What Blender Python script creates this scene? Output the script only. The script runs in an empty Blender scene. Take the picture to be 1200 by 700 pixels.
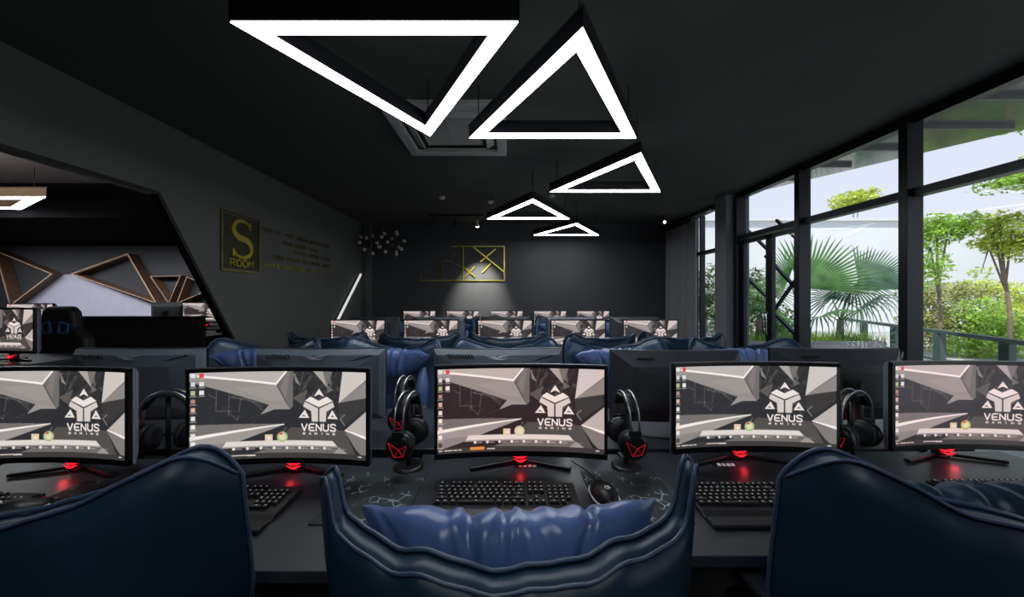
import bpy, bmesh, math, random
import numpy as np
from mathutils import Vector, Matrix, noise
random.seed(7)
PI = math.pi
S = bpy.context.scene
COL = S.collection
EYE = 1.40
F = 415.0

def srgb(r, g, b):
    def f(c):
        c /= 255.0
        return c/12.92 if c <= .04045 else ((c+.055)/1.055)**2.4
    return (f(r), f(g), f(b), 1)

# ------------------------------------------------------------------ materials
def mat(name, color, rough=.5, metal=0., vary=.12, scale=8., bump=0., bscale=40., emit=None, estr=0., coat=0., coatr=.1, spec=.5, sheen=0, stretch=None):
    m = bpy.data.materials.new(name); m.use_nodes = True
    nt = m.node_tree; N = nt.nodes; L = nt.links
    p = N['Principled BSDF']
    c = color if len(color) == 4 else (*color, 1)
    tc = N.new('ShaderNodeTexCoord')
    mp = N.new('ShaderNodeMapping'); L.new(tc.outputs['Object'], mp.inputs['Vector'])
    if stretch: mp.inputs['Scale'].default_value = stretch
    no = N.new('ShaderNodeTexNoise'); no.inputs['Scale'].default_value = scale; no.inputs['Detail'].default_value = 5
    L.new(mp.outputs[0], no.inputs['Vector'])
    rp = N.new('ShaderNodeValToRGB')
    rp.color_ramp.elements[0].position = .3; rp.color_ramp.elements[1].position = .7
    rp.color_ramp.elements[0].color = tuple(x*(1-vary) for x in c[:3])+(1,)
    rp.color_ramp.elements[1].color = tuple(min(1, x*(1+vary)) for x in c[:3])+(1,)
    L.new(no.outputs['Fac'], rp.inputs['Fac']); L.new(rp.outputs['Color'], p.inputs['Base Color'])
    p.inputs['Roughness'].default_value = rough; p.inputs['Metallic'].default_value = metal
    p.inputs['Specular IOR Level'].default_value = spec
    if coat: p.inputs['Coat Weight'].default_value = coat; p.inputs['Coat Roughness'].default_value = coatr
    if bump:
        n2 = N.new('ShaderNodeTexNoise'); n2.inputs['Scale'].default_value = bscale; n2.inputs['Detail'].default_value = 4
        L.new(mp.outputs[0], n2.inputs['Vector'])
        b = N.new('ShaderNodeBump'); b.inputs['Strength'].default_value = bump; b.inputs['Distance'].default_value = .01
        L.new(n2.outputs['Fac'], b.inputs['Height']); L.new(b.outputs[0], p.inputs['Normal'])
    if emit:
        p.inputs['Emission Color'].default_value = emit if len(emit) == 4 else (*emit, 1)
        p.inputs['Emission Strength'].default_value = estr
    return m

M = {}
M['ceiling'] = mat('dark ceiling paint', (.12, .128, .116), .75, vary=.08, scale=1.5, spec=.3)
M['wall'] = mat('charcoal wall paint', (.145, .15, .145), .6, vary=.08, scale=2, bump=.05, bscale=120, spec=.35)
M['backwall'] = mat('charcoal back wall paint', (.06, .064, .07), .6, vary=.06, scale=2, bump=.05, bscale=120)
M['pillar'] = mat('grey painted pillar', (.20, .205, .235), .6, vary=.06)
M['floor'] = mat('dark carpet tile', (.018, .019, .022), .85, vary=.3, scale=30, bump=.3, bscale=200)
M['reveal'] = mat('black opening trim', (.006, .006, .007), .5)
M['warmceil'] = mat('warm grey ceiling paint', (.115, .10, .10), .8, vary=.05)
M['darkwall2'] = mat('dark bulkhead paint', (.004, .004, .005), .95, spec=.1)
M['roomwall2'] = mat('dark grey paint of the next room', (.05, .05, .055), .7)
M['white_panel'] = mat('lilac white wall panel', (.62, .62, .74), .5, vary=.04)
M['frame_wood'] = mat('brown wood', (.16, .085, .05), .5, vary=.35, scale=6, stretch=(1, 1, 12))
M['gold_wood'] = mat('light edge wood', (.70, .52, .36), .45, vary=.2, scale=8)
M['lamp_wood'] = mat('gold brown lamp side', (.30, .19, .10), .5)
M['gold'] = mat('polished gold metal', (.95, .80, .16), .34, 1., vary=.1)
M['gold_dim'] = mat('brushed gold metal', (.45, .36, .14), .32, 1., vary=.2)
M['alu'] = mat('dark blue grey window metal', (.014, .017, .024), .35, .3, vary=.1)
M['alu_edge'] = mat('pale gasket edge', (.22, .21, .18), .5)
M['lamp_body'] = mat('matt black lamp housing', (.010, .011, .016), .45, vary=.05)
M['lamp_edge'] = mat('grey lamp edge', (.10, .10, .11), .4, .5)
M['lamp_glow'] = mat('white lamp diffuser', (.9, .9, .9), .5, emit=(.93, .97, 1.0), estr=16.0)
M['led_bar'] = mat('white led tube', (.8, .8, .8), .5, emit=(.85, .86, .82), estr=.75)
M['ac_white'] = mat('off white plastic', (.72, .72, .69), .5, vary=.05)
M['ac_dark'] = mat('dark grille slots', (.03, .03, .03), .6)
M['ac_grey'] = mat('grille grey', (.3, .3, .29), .6)
M['leather'] = mat('navy leather', (.030, .065, .135), .34, vary=.25, scale=5, bump=.25, bscale=14, coat=.35, coatr=.25)
M['leather2'] = mat('bright navy leather', (.085, .15, .36), .33, vary=.25, scale=5, bump=.25, bscale=16, coat=.35, coatr=.25)
M['leather_teal'] = mat('dark teal leather backing', (.010, .030, .056), .40, vary=.3, scale=4, bump=.2, bscale=10, spec=.4)
M['piping'] = mat('grey blue piping', (.05, .08, .15), .35, vary=.1)
M['stitch'] = mat('pale stitching', (.30, .34, .42), .5)
M['black'] = mat('black plastic', (.010, .011, .013), .38, vary=.1, scale=30)
M['arm_grey'] = mat('dark grey arm pad', (.10, .105, .125), .5, vary=.1, scale=30)
M['black_matt'] = mat('matt black plastic', (.012, .013, .016), .6, vary=.1, scale=30)
M['mon_back'] = mat('slate grey monitor plastic', (.16, .19, .235), .42, vary=.08, scale=12)
M['mon_back_dark'] = mat('dark slate plastic', (.06, .066, .078), .45, vary=.08, scale=12)
M['mon_logo'] = mat('pale silver logo', (.75, .78, .85), .35, .3)
M['bezel'] = mat('black bezel', (.006, .006, .008), .3)
M['bezel_edge'] = mat('grey bezel edge', (.08, .085, .095), .35, .3)
M['desk'] = mat('dark desk laminate', (.034, .04, .05), .36, vary=.1, scale=20, bump=.02, bscale=300)
M['desk_leg'] = mat('black powder coated steel', (.012, .012, .014), .5)
M['keys'] = mat('black keycaps', (.016, .017, .020), .3, vary=.2, scale=60)
M['key_base'] = mat('keyboard case', (.014, .015, .018), .4)
M['key_legend'] = mat('pale key legend light', (.5, .5, .5), .5, emit=(.8, .85, .95), estr=.2)
M['silver'] = mat('brushed silver', (.62, .64, .68), .25, 1., vary=.08)
M['chrome_soft'] = mat('satin steel band', (.5, .52, .56), .3, 1., vary=.1)
M['red_glow'] = mat('red led', (.5, .01, .01), .4, emit=(1, .015, .03), estr=1.3)
M['red_line'] = mat('red led line', (.5, .01, .01), .4, emit=(.7, .02, .05), estr=.32)
M['blue_trim'] = mat('blue trim', (.03, .16, .33), .4, emit=(.03, .2, .4), estr=.0)
M['white_mark'] = mat('white print', (.8, .8, .8), .4)
M['pillar2'] = mat('grey painted pilaster', (.11, .115, .115), .6)
M['curtain'] = mat('charcoal curtain cloth', (.24,.24,.265), .85, vary=.15, scale=40)
M['bulb'] = mat('spot lamp lens', (.9, .9, .9), .3, emit=(1, .97, .9), estr=6)
M['petal'] = mat('pale petal glass', (.62, .60, .56), .35, vary=.1)
M['concrete'] = mat('pale planter concrete', (.36, .37, .38), .8, vary=.15, scale=6, bump=.2)
M['white_wall'] = mat('white building render', (.78, .80, .82), .85, vary=.04, scale=1.2)
M['rail'] = mat('grey green painted steel', (.075, .12, .115), .45, vary=.1)
M['leaf_palm'] = mat('palm green', (.10, .23, .07), .45, vary=.45, scale=5)
M['leaf_palm2'] = mat('blue green palm', (.11, .21, .14), .45, vary=.4, scale=5)
M['leaf_yellow'] = mat('sunlit yellow green leaves', (.60, .68, .14), .5, vary=.45, scale=3.5)
M['leaf_green'] = mat('fresh green leaves', (.36, .56, .10), .5, vary=.45, scale=3.5)
M['leaf_dark'] = mat('dry brownish leaves', (.40, .42, .17), .6, vary=.5, scale=4)
M['leaf_deep'] = mat('deep green leaves', (.09, .15, .05), .6, vary=.5, scale=4)
M['bark'] = mat('pale bark', (.24, .19, .14), .8, vary=.3, scale=14, bump=.4)
M['deck'] = mat('pale terrace paving', (.42, .42, .40), .8, vary=.12, scale=3)
M['canopy'] = mat('grey green glossy canopy sheet', (.16, .18, .19), .14, vary=.3, scale=2.5, coat=.6, coatr=.08)
M['canopy_rib'] = mat('grey canopy rib', (.2, .21, .22), .45)
M['roof'] = mat('roof slab', (.10, .10, .10), .8)
M['steel'] = mat('dark steel brace', (.02, .025, .035), .4, .4)

def glassmat():
    m = bpy.data.materials.new('clear window glass'); m.use_nodes = True
    nt = m.node_tree; N = nt.nodes; L = nt.links; N.remove(N['Principled BSDF'])
    t = N.new('ShaderNodeBsdfTransparent'); t.inputs[0].default_value = (.985, .99, .99, 1)
    g = N.new('ShaderNodeBsdfGlossy'); g.inputs['Roughness'].default_value = .02
    lw = N.new('ShaderNodeLayerWeight'); lw.inputs['Blend'].default_value = .5
    pw = N.new('ShaderNodeMath'); pw.operation = 'POWER'; pw.inputs[1].default_value = 5; L.new(lw.outputs['Facing'], pw.inputs[0])
    ma = N.new('ShaderNodeMath'); ma.operation = 'MULTIPLY_ADD'; ma.inputs[1].default_value = .12; ma.inputs[2].default_value = .008; L.new(pw.outputs[0], ma.inputs[0])
    mx = N.new('ShaderNodeMixShader')
    L.new(ma.outputs[0], mx.inputs[0]); L.new(t.outputs[0], mx.inputs[1]); L.new(g.outputs[0], mx.inputs[2])
    L.new(mx.outputs[0], N['Material Output'].inputs['Surface'])
    return m
M['glass'] = glassmat()

def screenmat():
    m = bpy.data.materials.new('lit monitor picture'); m.use_nodes = True
    nt = m.node_tree; N = nt.nodes; L = nt.links
    p = N['Principled BSDF']; p.inputs['Base Color'].default_value = (.01, .01, .01, 1); p.inputs['Roughness'].default_value = .3
    a = N.new('ShaderNodeAttribute'); a.attribute_name = 'picture'
    L.new(a.outputs['Color'], p.inputs['Emission Color']); p.inputs['Emission Strength'].default_value = 1.0
    return m
M['screen'] = screenmat()

def padmat():
    m = mat('printed mouse pad cloth', (.02, .03, .036), .7, vary=.4, scale=14)
    nt = m.node_tree; N = nt.nodes; L = nt.links; p = N['Principled BSDF']
    tc = [n for n in N if n.type == 'TEX_COORD'][0]
    no = N.new('ShaderNodeTexNoise'); no.inputs['Scale'].default_value = 7; no.inputs['Detail'].default_value = 2; no.inputs['Roughness'].default_value = .65
    no.inputs['Distortion'].default_value = .3
    L.new(tc.outputs['Object'], no.inputs['Vector'])
    v = N.new('ShaderNodeTexVoronoi'); v.feature = 'DISTANCE_TO_EDGE'; v.inputs['Scale'].default_value = 30; v.inputs['Randomness'].default_value = 1
    L.new(tc.outputs['Object'], v.inputs['Vector'])
    r = N.new('ShaderNodeValToRGB'); r.color_ramp.elements[0].position = .0; r.color_ramp.elements[0].color = (1, 1, 1, 1)
    r.color_ramp.elements[1].position = .07; r.color_ramp.elements[1].color = (0, 0, 0, 1)
    L.new(v.outputs['Distance'], r.inputs['Fac'])
    n2 = N.new('ShaderNodeTexNoise'); n2.inputs['Scale'].default_value = 16; L.new(tc.outputs['Object'], n2.inputs['Vector'])
    r2 = N.new('ShaderNodeValToRGB'); r2.color_ramp.elements[0].position = .52; r2.color_ramp.elements[1].position = .62
    L.new(n2.outputs['Fac'], r2.inputs['Fac'])
    mul = N.new('ShaderNodeMath'); mul.operation = 'MULTIPLY'; L.new(r.outputs['Color'], mul.inputs[0]); L.new(r2.outputs['Color'], mul.inputs[1])
    mx = N.new('ShaderNodeMix'); mx.data_type = 'RGBA'
    old = p.inputs['Base Color'].links[0].from_socket
    L.new(mul.outputs[0], mx.inputs['Factor']); L.new(old, mx.inputs['A']); mx.inputs['B'].default_value = (.50, .62, .66, 1)
    L.new(mx.outputs['Result'], p.inputs['Base Color'])
    return m
M['pad'] = padmat()

def leafy_mat(m):
    nt = m.node_tree; N = nt.nodes; L = nt.links; p = N['Principled BSDF']
    tr_ = N.new('ShaderNodeBsdfTranslucent'); mx = N.new('ShaderNodeMixShader'); mx.inputs[0].default_value = .4
    L.new(p.inputs['Base Color'].links[0].from_socket, tr_.inputs[0])
    L.new(p.outputs[0], mx.inputs[1]); L.new(tr_.outputs[0], mx.inputs[2]); L.new(mx.outputs[0], N['Material Output'].inputs['Surface'])
for k_ in ('leaf_palm', 'leaf_palm2', 'leaf_yellow', 'leaf_green', 'leaf_dark'): leafy_mat(M[k_])
def brickwall():
    m = mat('white rendered neighbour wall', (.80, .83, .86), .85, vary=.05, scale=.7)
    return m

# ------------------------------------------------------------------ mesh builder
class MB:
    def __init__(s): s.bm = bmesh.new()
    def _face(s, vs, mi=0, smooth=False):
        try:
            f = s.bm.faces.new(vs); f.material_index = mi; f.smooth = smooth; return f
        except ValueError: return None
    def box(s, c, d, rot=None, mi=0, taper=None):
        x, y, z = [k/2 for k in d]
        P = []
        for sz in (-1, 1):
            t = taper if (taper and sz > 0) else (1, 1)
            for sx, sy in ((-1, -1), (1, -1), (1, 1), (-1, 1)):
                v = Vector((sx*x*t[0], sy*y*t[1], sz*z))
                if rot is not None: v = rot @ v
                P.append(s.bm.verts.new(v+Vector(c)))
        for q in ((0, 3, 2, 1), (4, 5, 6, 7), (0, 1, 5, 4), (1, 2, 6, 5), (2, 3, 7, 6), (3, 0, 4, 7)):
            s._face([P[i] for i in q], mi)
        return s
    def bar(s, a, b, w, h=None, mi=0, up=(0, 0, 1)):
        a = Vector(a); b = Vector(b); h = h or w
        d = b-a; ln = d.length
        if ln < 1e-6: return s
        z = d.normalized(); u = Vector(up)
        if abs(z.dot(u)) > .98: u = Vector((1, 0, 0)) if abs(z.x) < .9 else Vector((0, 1, 0))
        x = u.cross(z).normalized(); y = z.cross(x)
        R = Matrix((x, y, z)).transposed()
        return s.box((a+b)/2, (w, h, ln), R, mi)
    def tube(s, pts, r, n=8, mi=0, cap=True):
        pts = [Vector(p) for p in pts]
        rings = []
        prev = None
        for i, p in enumerate(pts):
            t = (pts[min(i+1, len(pts)-1)]-pts[max(i-1, 0)]).normalized()
            if prev is None:
                u = Vector((0, 0, 1)) if abs(t.z) < .9 else Vector((1, 0, 0))
                x = u.cross(t).normalized()
            else:
                x = (prev-t*prev.dot(t)).normalized()
            prev = x; y = t.cross(x)
            rr = r[i] if isinstance(r, (list, tuple)) else r
            rings.append([s.bm.verts.new(p+(x*math.cos(2*PI*k/n)+y*math.sin(2*PI*k/n))*rr) for k in range(n)])
        for a, b in zip(rings, rings[1:]):
            for k in range(n): s._face([a[k], a[(k+1) % n], b[(k+1) % n], b[k]], mi, True)
        if cap:
            s._face(rings[0][::-1], mi); s._face(rings[-1], mi)
        return s
    def lathe(s, prof, c=(0, 0, 0), n=20, rot=None, mi=0, smooth=True):
        rings = []
        for r, z in prof:
            ring = []
            for k in range(n):
                v = Vector((r*math.cos(2*PI*k/n), r*math.sin(2*PI*k/n), z))
                if rot is not None: v = rot @ v
                ring.append(s.bm.verts.new(v+Vector(c)))
            rings.append(ring)
        for a, b in zip(rings, rings[1:]):
            for k in range(n): s._face([a[k], a[(k+1) % n], b[(k+1) % n], b[k]], mi, smooth)
        s._face(rings[0][::-1], mi); s._face(rings[-1], mi)
        return s
    def prism(s, poly, o, ux, uy, th, mi=0):
        """poly of 2D points, mapped o+ux*a+uy*b, extruded by th along ux x uy"""
        ux = Vector(ux); uy = Vector(uy); n = ux.cross(uy).normalized()*th; o = Vector(o)
        A = [s.bm.verts.new(o+ux*a+uy*b) for a, b in poly]
        B = [s.bm.verts.new(o+ux*a+uy*b+n) for a, b in poly]
        s._face(A[::-1], mi); s._face(B, mi)
        for i in range(len(poly)):
            j = (i+1) % len(poly); s._face([A[i], A[j], B[j], B[i]], mi)
        return s
    def sphere(s, c, r, mi=0, u=14, v=9):
        R = Vector((r, r, r)) if not isinstance(r, (tuple, Vector)) else Vector(r)
        rings = []
        for i in range(1, v):
            t = PI*i/v
            rings.append([s.bm.verts.new(Vector(c)+Vector((R.x*math.sin(t)*math.cos(2*PI*k/u), R.y*math.sin(t)*math.sin(2*PI*k/u), -R.z*math.cos(t)))) for k in range(u)])
        for a, b in zip(rings, rings[1:]):
            for k in range(u): s._face([a[k], a[(k+1) % u], b[(k+1) % u], b[k]], mi, True)
        lo = s.bm.verts.new(Vector(c)-Vector((0, 0, R.z))); hi = s.bm.verts.new(Vector(c)+Vector((0, 0, R.z)))
        for k in range(u):
            s._face([lo, rings[0][(k+1) % u], rings[0][k]], mi, True); s._face([hi, rings[-1][k], rings[-1][(k+1) % u]], mi, True)
        return s
    def build(s, name, mats, parent=None, bevel=0, seg=2, subd=0, loc=None, label=None, fix=True):
        if fix: bmesh.ops.recalc_face_normals(s.bm, faces=s.bm.faces)
        me = bpy.data.meshes.new(name); s.bm.to_mesh(me); s.bm.free()
        for m_ in (mats if isinstance(mats, (list, tuple)) else [mats]): me.materials.append(m_)
        o = bpy.data.objects.new(name, me); COL.objects.link(o)
        if parent: o.parent = parent
        if loc is not None: o.location = loc
        if bevel:
            b = o.modifiers.new('bevel', 'BEVEL'); b.width = bevel; b.segments = seg; b.limit_method = 'ANGLE'; b.angle_limit = .6
        if subd:
            b = o.modifiers.new('sub', 'SUBSURF'); b.levels = subd; b.render_levels = subd
        if label: o['label'] = label
        return o

def tag(o, label, cat, group=None, kind=None):
    o['label'] = label; o['category'] = cat
    if group: o['group'] = group
    if kind: o['kind'] = kind
    return o
def thing(name, label, cat, loc=(0, 0, 0), rz=0, group=None):
    o = bpy.data.objects.new(name, None); COL.objects.link(o); o.empty_display_size = .1
    o.location = loc; o.rotation_euler = (0, 0, rz)
    return tag(o, label, cat, group)
def struct(name, mb, m, parent=None, **k):
    o = mb.build(name, m, parent, **k)
    if parent is None: o['kind'] = 'structure'
    return o
KIDS = {}
def copy_tree(o, parent=None):
    c = o.copy(); COL.objects.link(c)
    if parent: c.parent = parent
    for ch in list(o.children): copy_tree(ch, c)
    return c
def place(proto, loc, rz, label, group=None, first=[None]):
    """the first call for a prototype moves the prototype itself, later ones copy it"""
    key = proto.name
    if key not in KIDS: KIDS[key] = 1; o = proto
    else: o = copy_tree(proto)
    o.location = loc; o.rotation_euler = (0, 0, rz); o['label'] = label
    if group: o['group'] = group
    return o

# ------------------------------------------------------------------ room shell
XL, XR, YB, ZC = -3.17, 3.49, 7.63, 3.0
YF = -1.6            # wall behind the photographer
XO = -11.6            # far side of the next room
struct('floor', MB().box(((XO+XR+.2)/2, (YF+YB)/2, -.05), (XR+.2-XO, YB-YF+.4, .1)), M['floor'])
struct('ceiling', MB().box(((XL+XR)/2+.0, (YF+YB)/2, ZC+.06), (XR-XL+.16, YB-YF+.4, .12)), M['ceiling'])
struct('roof_slab', MB().box(((XO+XR)/2, (YF+YB)/2, ZC+.21), (XR-XO+.6, YB-YF+.6, .14)), M['roof'])
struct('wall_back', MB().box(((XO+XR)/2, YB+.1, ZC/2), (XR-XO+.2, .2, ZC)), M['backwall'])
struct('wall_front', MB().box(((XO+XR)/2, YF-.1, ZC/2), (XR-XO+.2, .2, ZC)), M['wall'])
# left wall with the slanted opening. polygon in the YZ plane
def lwall():
    mb = MB(); th = .06
    o = (XL, 0, 0)
    # upper band and the part beyond the slanted edge
    mb.prism([(YF, 2.36), (3.21, 2.36), (4.05, .98), (4.645, 0), (YB, 0), (YB, ZC), (YF, ZC)], o, (0, 1, 0), (0, 0, 1), -th)
    return mb
struct('wall_left', lwall(), M['wall'])
tr = MB()
def strip(mb, a, b, w=.035, d=.18):
    a = Vector((XL-.07, *a)); b = Vector((XL-.07, *b)); mb.bar(a, b, w, d, up=(1, 0, 0)) ; return mb
tr = MB(); P0, P1, P2 = (YF, 2.345), (3.20, 2.345), (4.63, .0)
for a, b in ((P0, P1), (P1, P2)):
    d = Vector((0, b[0]-a[0], b[1]-a[1])).normalized(); n = d.cross(Vector((1, 0, 0)))
    mid = Vector((XL-.07, (a[0]+b[0])/2, (a[1]+b[1])/2)); ln = Vector((0, b[0]-a[0], b[1]-a[1])).length
    R = Matrix((Vector((1, 0, 0)), d, Vector((1, 0, 0)).cross(d))).transposed()
    tr.box(mid+Vector((.035, 0, 0)), (.075, ln, .035), R)
struct('trim_opening', tr, M['reveal'])
struct('trim_pilaster', MB().box((XL+.17, YB-.06, ZC/2), (.10, .12, ZC)).box((XL+.06, YB-.03, ZC/2), (.12, .06, ZC)), M['pillar2'])

# ---- next room
struct('ceiling_next_room', MB().box(((XO+XL-.14)/2, (YF+4.95)/2, ZC+.06), (XL-.14-XO, 4.95-YF, .12)), M['warmceil'])
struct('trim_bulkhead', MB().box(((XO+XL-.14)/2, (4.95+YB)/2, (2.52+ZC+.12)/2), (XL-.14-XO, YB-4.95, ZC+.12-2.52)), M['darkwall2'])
struct('wall_next_room', MB().box((XO-.1, (YF+YB)/2, ZC/2), (.2, YB-YF+.4, ZC)), M['roomwall2'])
def wp(x, y, Y=YB):   # point on the back wall plane
    return ((x-597)/F*Y, EYE+(349-y)/F*Y)
pan = MB(); poly = [wp(*p) for p in ((20, 366), (63, 322), (86, 322), (205, 366), (205, 400), (20, 400))]
pan.prism(poly, (0, YB-.012, 0), (1, 0, 0), (0, 0, 1), .012)
struct('trim_white_wall_panel', pan, M['white_panel'])
struct('floor_platform', MB().box(((XO+XL-.35)/2, (2.1+YB)/2, .085), (XL-.35-XO, YB-2.1, .17)), M['floor'])

tri_specs = [([(-6, 293), (62, 321), (12, 359)], 'brown wooden triangle frame at the left end, cut by the photo edge'),
             ([(83, 321), (150, 297), (184, 356)], 'large brown wooden triangle frame above the white wall panel'),
             ([(176, 324), (212, 323), (198, 356)], 'small downward pointing wooden triangle frame on the dark wall'),
             ([(207, 356), (219, 324), (250, 338)], 'wooden triangle frame half hidden by the slanted wall edge')]
for pts, lab in tri_specs:
    q = [wp(*p, YB-.2) for p in pts]
    t = thing('wooden_triangle', lab, 'wall decoration', (q[0][0], YB-.01, q[0][1]), 0, 'wooden triangle frames in the next room')
    c = (sum(p[0] for p in q)/3, sum(p[1] for p in q)/3)
    if (q[1][0]-q[0][0])*(q[2][1]-q[0][1])-(q[1][1]-q[0][1])*(q[2][0]-q[0][0]) < 0: q = q[::-1]
    body = MB(); edge = MB()
    for i in range(3):
        a, b = q[i], q[(i+1) % 3]
        def inset(p, w):
            v = Vector((c[0]-p[0], c[1]-p[1])); 
            return (p[0]+v.x*w, p[1]+v.y*w)
        a2, b2 = inset(a, .1), inset(b, .1)
        body.prism([(x-t.location.x, z-t.location.z) for x, z in (a, b, b2, a2)], (0, 0, 0), (1, 0, 0), (0, 0, 1), .19)
        a2, b2 = inset(a, .045), inset(b, .045)
        edge.prism([(x-t.location.x, z-t.location.z) for x, z in (a, b, b2, a2)], (0, -.191, 0), (1, 0, 0), (0, 0, 1), .008)
    body.build('frame', M['frame_wood'], t); edge.build('pale_edge', M['gold_wood'], t, label='pale front edge')

# lamp of the next room: four sided light
def ring_lamp(name, label, pts, band, h, z, sidem, group=None, rods=True):
    cx = sum(p[0] for p in pts)/len(pts); cy = sum(p[1] for p in pts)/len(pts)
    t = thing(name, label, 'ceiling light', (cx, cy, z), 0, group)
    P = [Vector((p[0]-cx, p[1]-cy)) for p in pts]
    area = sum(P[i].x*P[(i+1) % len(P)].y-P[(i+1) % len(P)].x*P[i].y for i in range(len(P)))
    if area < 0: P = P[::-1]
    def off(w):
        out = []
        for i in range(len(P)):
            a, b, c = P[i-1], P[i], P[(i+1) % len(P)]
            d1 = (b-a).normalized(); d2 = (c-b).normalized()
            n1 = Vector((-d1.y, d1.x)); n2 = Vector((-d2.y, d2.x))
            k = w/(1+n1.dot(n2)); out.append(b+(n1+n2)*k)
        return out
    def ring(mb, A, B, z0, z1):
        n = len(A)
        v = [[mb.bm.verts.new((p.x, p.y, zz)) for p in Q] for Q, zz in ((A, z0), (B, z0), (A, z1), (B, z1))]
        for i in range(n):
            j = (i+1) % n
            mb._face([v[0][i], v[0][j], v[1][j], v[1][i]]); mb._face([v[2][i], v[3][i], v[3][j], v[2][j]])
            mb._face([v[0][i], v[2][i], v[2][j], v[0][j]]); mb._face([v[1][i], v[1][j], v[3][j], v[3][i]])
    mb = MB(); ring(mb, off(0), off(band), .006, h); mb.build('housing', sidem, t)
    mb = MB(); ring(mb, off(.004), off(band-.004), -.001, .008); mb.build('diffuser', M['lamp_glow'], t)
    e = MB(); ring(e, off(-.004), off(.004), h-.006, h+.004); e.build('top_rim', M['lamp_edge'], t)
    if rods:
        for p in off(band*.55):
            MB().tube([(p.x, p.y, h), (p.x, p.y, ZC-z)], .004, 6).build('rod', M['lamp_body'], t)
    return t
ring_lamp('polygon_pendant_lamp', 'four sided white light with gold brown sides seen through the wall opening',
          [(-5.61, 4.29), (-8.1, 4.29), (-8.3, 4.72), (-6.75, 4.90)], .10, .12, 2.62, M['lamp_wood'])
# ---- the five triangle lamps
ZL = 2.62; hs = .6435; ht = 1.118
specs = [(-.599, 1.565, 1, 'largest triangle light, nearest to us, apex pointing away'),
         (.332, 2.715, -1, 'second triangle light, right of the nearest one, apex toward us'),
         (1.108, 4.10, -1, 'third triangle light, furthest right of the hanging row'),
         (.293, 5.50, -1, 'fourth triangle light, before the gold sign side of the row'),
         (1.11, 6.93, -1, 'smallest looking triangle light, last of the row by the back wall')]
specs += [(.0, -.35, -1, 'unseen triangle light added behind the camera to brighten the chair backs')]  # extra lamp out of view, added as fill for the chair backs
for cx, yb, d, lab in specs:
    ring_lamp('triangle_pendant_lamp', lab, [(cx-hs, yb), (cx+hs, yb), (cx, yb+d*ht)], .082, .10, ZL, M['lamp_body'], 'triangle lights hung from the dark ceiling')

# ---- air conditioner cassette
t = thing('ceiling_air_conditioner', 'square off white cassette air conditioner in the ceiling behind the lamps', 'air conditioner', (-.55, 3.375, ZC))
mb = MB(); a = .52
for (x0, x1, y0, y1) in ((-a, a, -a, -a+.1), (-a, a, a-.1, a), (-a, -a+.1, -a+.1, a-.1), (a-.1, a, -a+.1, a-.1)):
    mb.box(((x0+x1)/2, (y0+y1)/2, -.02), (x1-x0, y1-y0, .05))
mb.build('panel', M['ac_white'], t, bevel=.012)
MB().box((0, 0, .0), (.84, .84, .02)).build('recess', M['ac_dark'], t)
for k in range(4):
    R = Matrix.Rotation(k*PI/2, 4, 'Z').to_3x3(); T = R @ Matrix.Rotation(-.5, 3, 'X')
    MB().box(R @ Vector((0, -.355, -.028)), (.62, .085, .012), T).build('louver', M['ac_white'], t, bevel=.004)
g = MB()
g.box((0, 0, -.018), (.56, .56, .014))
g.build('grille', M['ac_grey'], t)
g = MB()
for i in range(22): g.box((0, -.26+i*.0248, -.028), (.54, .007, .008))
for x in (-.27, 0, .27): g.box((x, 0, -.031), (.012, .54, .008))
g.build('grille_slats', M['ac_white'], t)

# ceiling details
def ceil_pt(x, y, z=ZC): 
    Y = F*(z-EYE)/(349-y); return ((x-597)/F*Y, Y, z)
for x, y, lab in ((518, 231, 'small white round detector on the ceiling left of the fourth triangle light'), (575, 236, 'small white round detector above the fourth triangle light'),
                  (647, 229, 'small white round detector right of the fourth light, near the third')):
    o = MB().lathe([(.05, 0), (.05, -.015), (.035, -.035), (.0001, -.04)], n=16).build('smoke_detector', M['ac_white'], loc=ceil_pt(x, y))
    tag(o, lab, 'detector', 'ceiling detectors')
# track with spots
YT = 6.75
def xz(x, y, Y): return ((x-597)/F*Y, EYE+(349-y)/F*Y)
t = thing('spotlight_track', 'black ceiling track carrying spotlights in front of the gold sign', 'track light', ((535-597)/F*YT, YT, ZC))
MB().box((0, 0, -.03), (1.05, .035, .035)).build('rail', M['black_matt'], t)
MB().box((-.4, 0, -.006), (.02, .02, .02)).box((.4, 0, -.006), (.02, .02, .02)).build('mount', M['black_matt'], t)
for px, ang, on, lab in ((508, .5, 0, 'unlit black spotlight at the left end of the track'), (533, 0, 0, 'unlit black spotlight hanging straight down mid track'), (559, -.75, 1, 'lit spotlight on the track shining on the back wall'),):
    x = (px-597)/F*YT
    s_ = thing('spotlight', lab, 'spotlight', (x, YT, ZC-.05), 0, 'spotlights on the track')
    MB().tube([(0, 0, 0), (0, 0, -.06)], .01).build('bracket', M['black_matt'], s_)
    R = (Matrix.Rotation(ang if not on else 0, 3, 'Y') @ Matrix.Rotation(.75 if on else .1, 3, 'X'))
    MB().lathe([(.03, .03), (.034, .02), (.036, -.1), (.033, -.1)], (0, 0, -.09), 16, R).build('head', M['black_matt'] if not on else M['ac_grey'], s_)
    if on:
        MB().sphere(R @ Vector((0, 0, -.11))+Vector((0, 0, -.09)), (.034, .034, .03)).build('lens', M['bulb'], s_, label='glowing lens')
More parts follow.
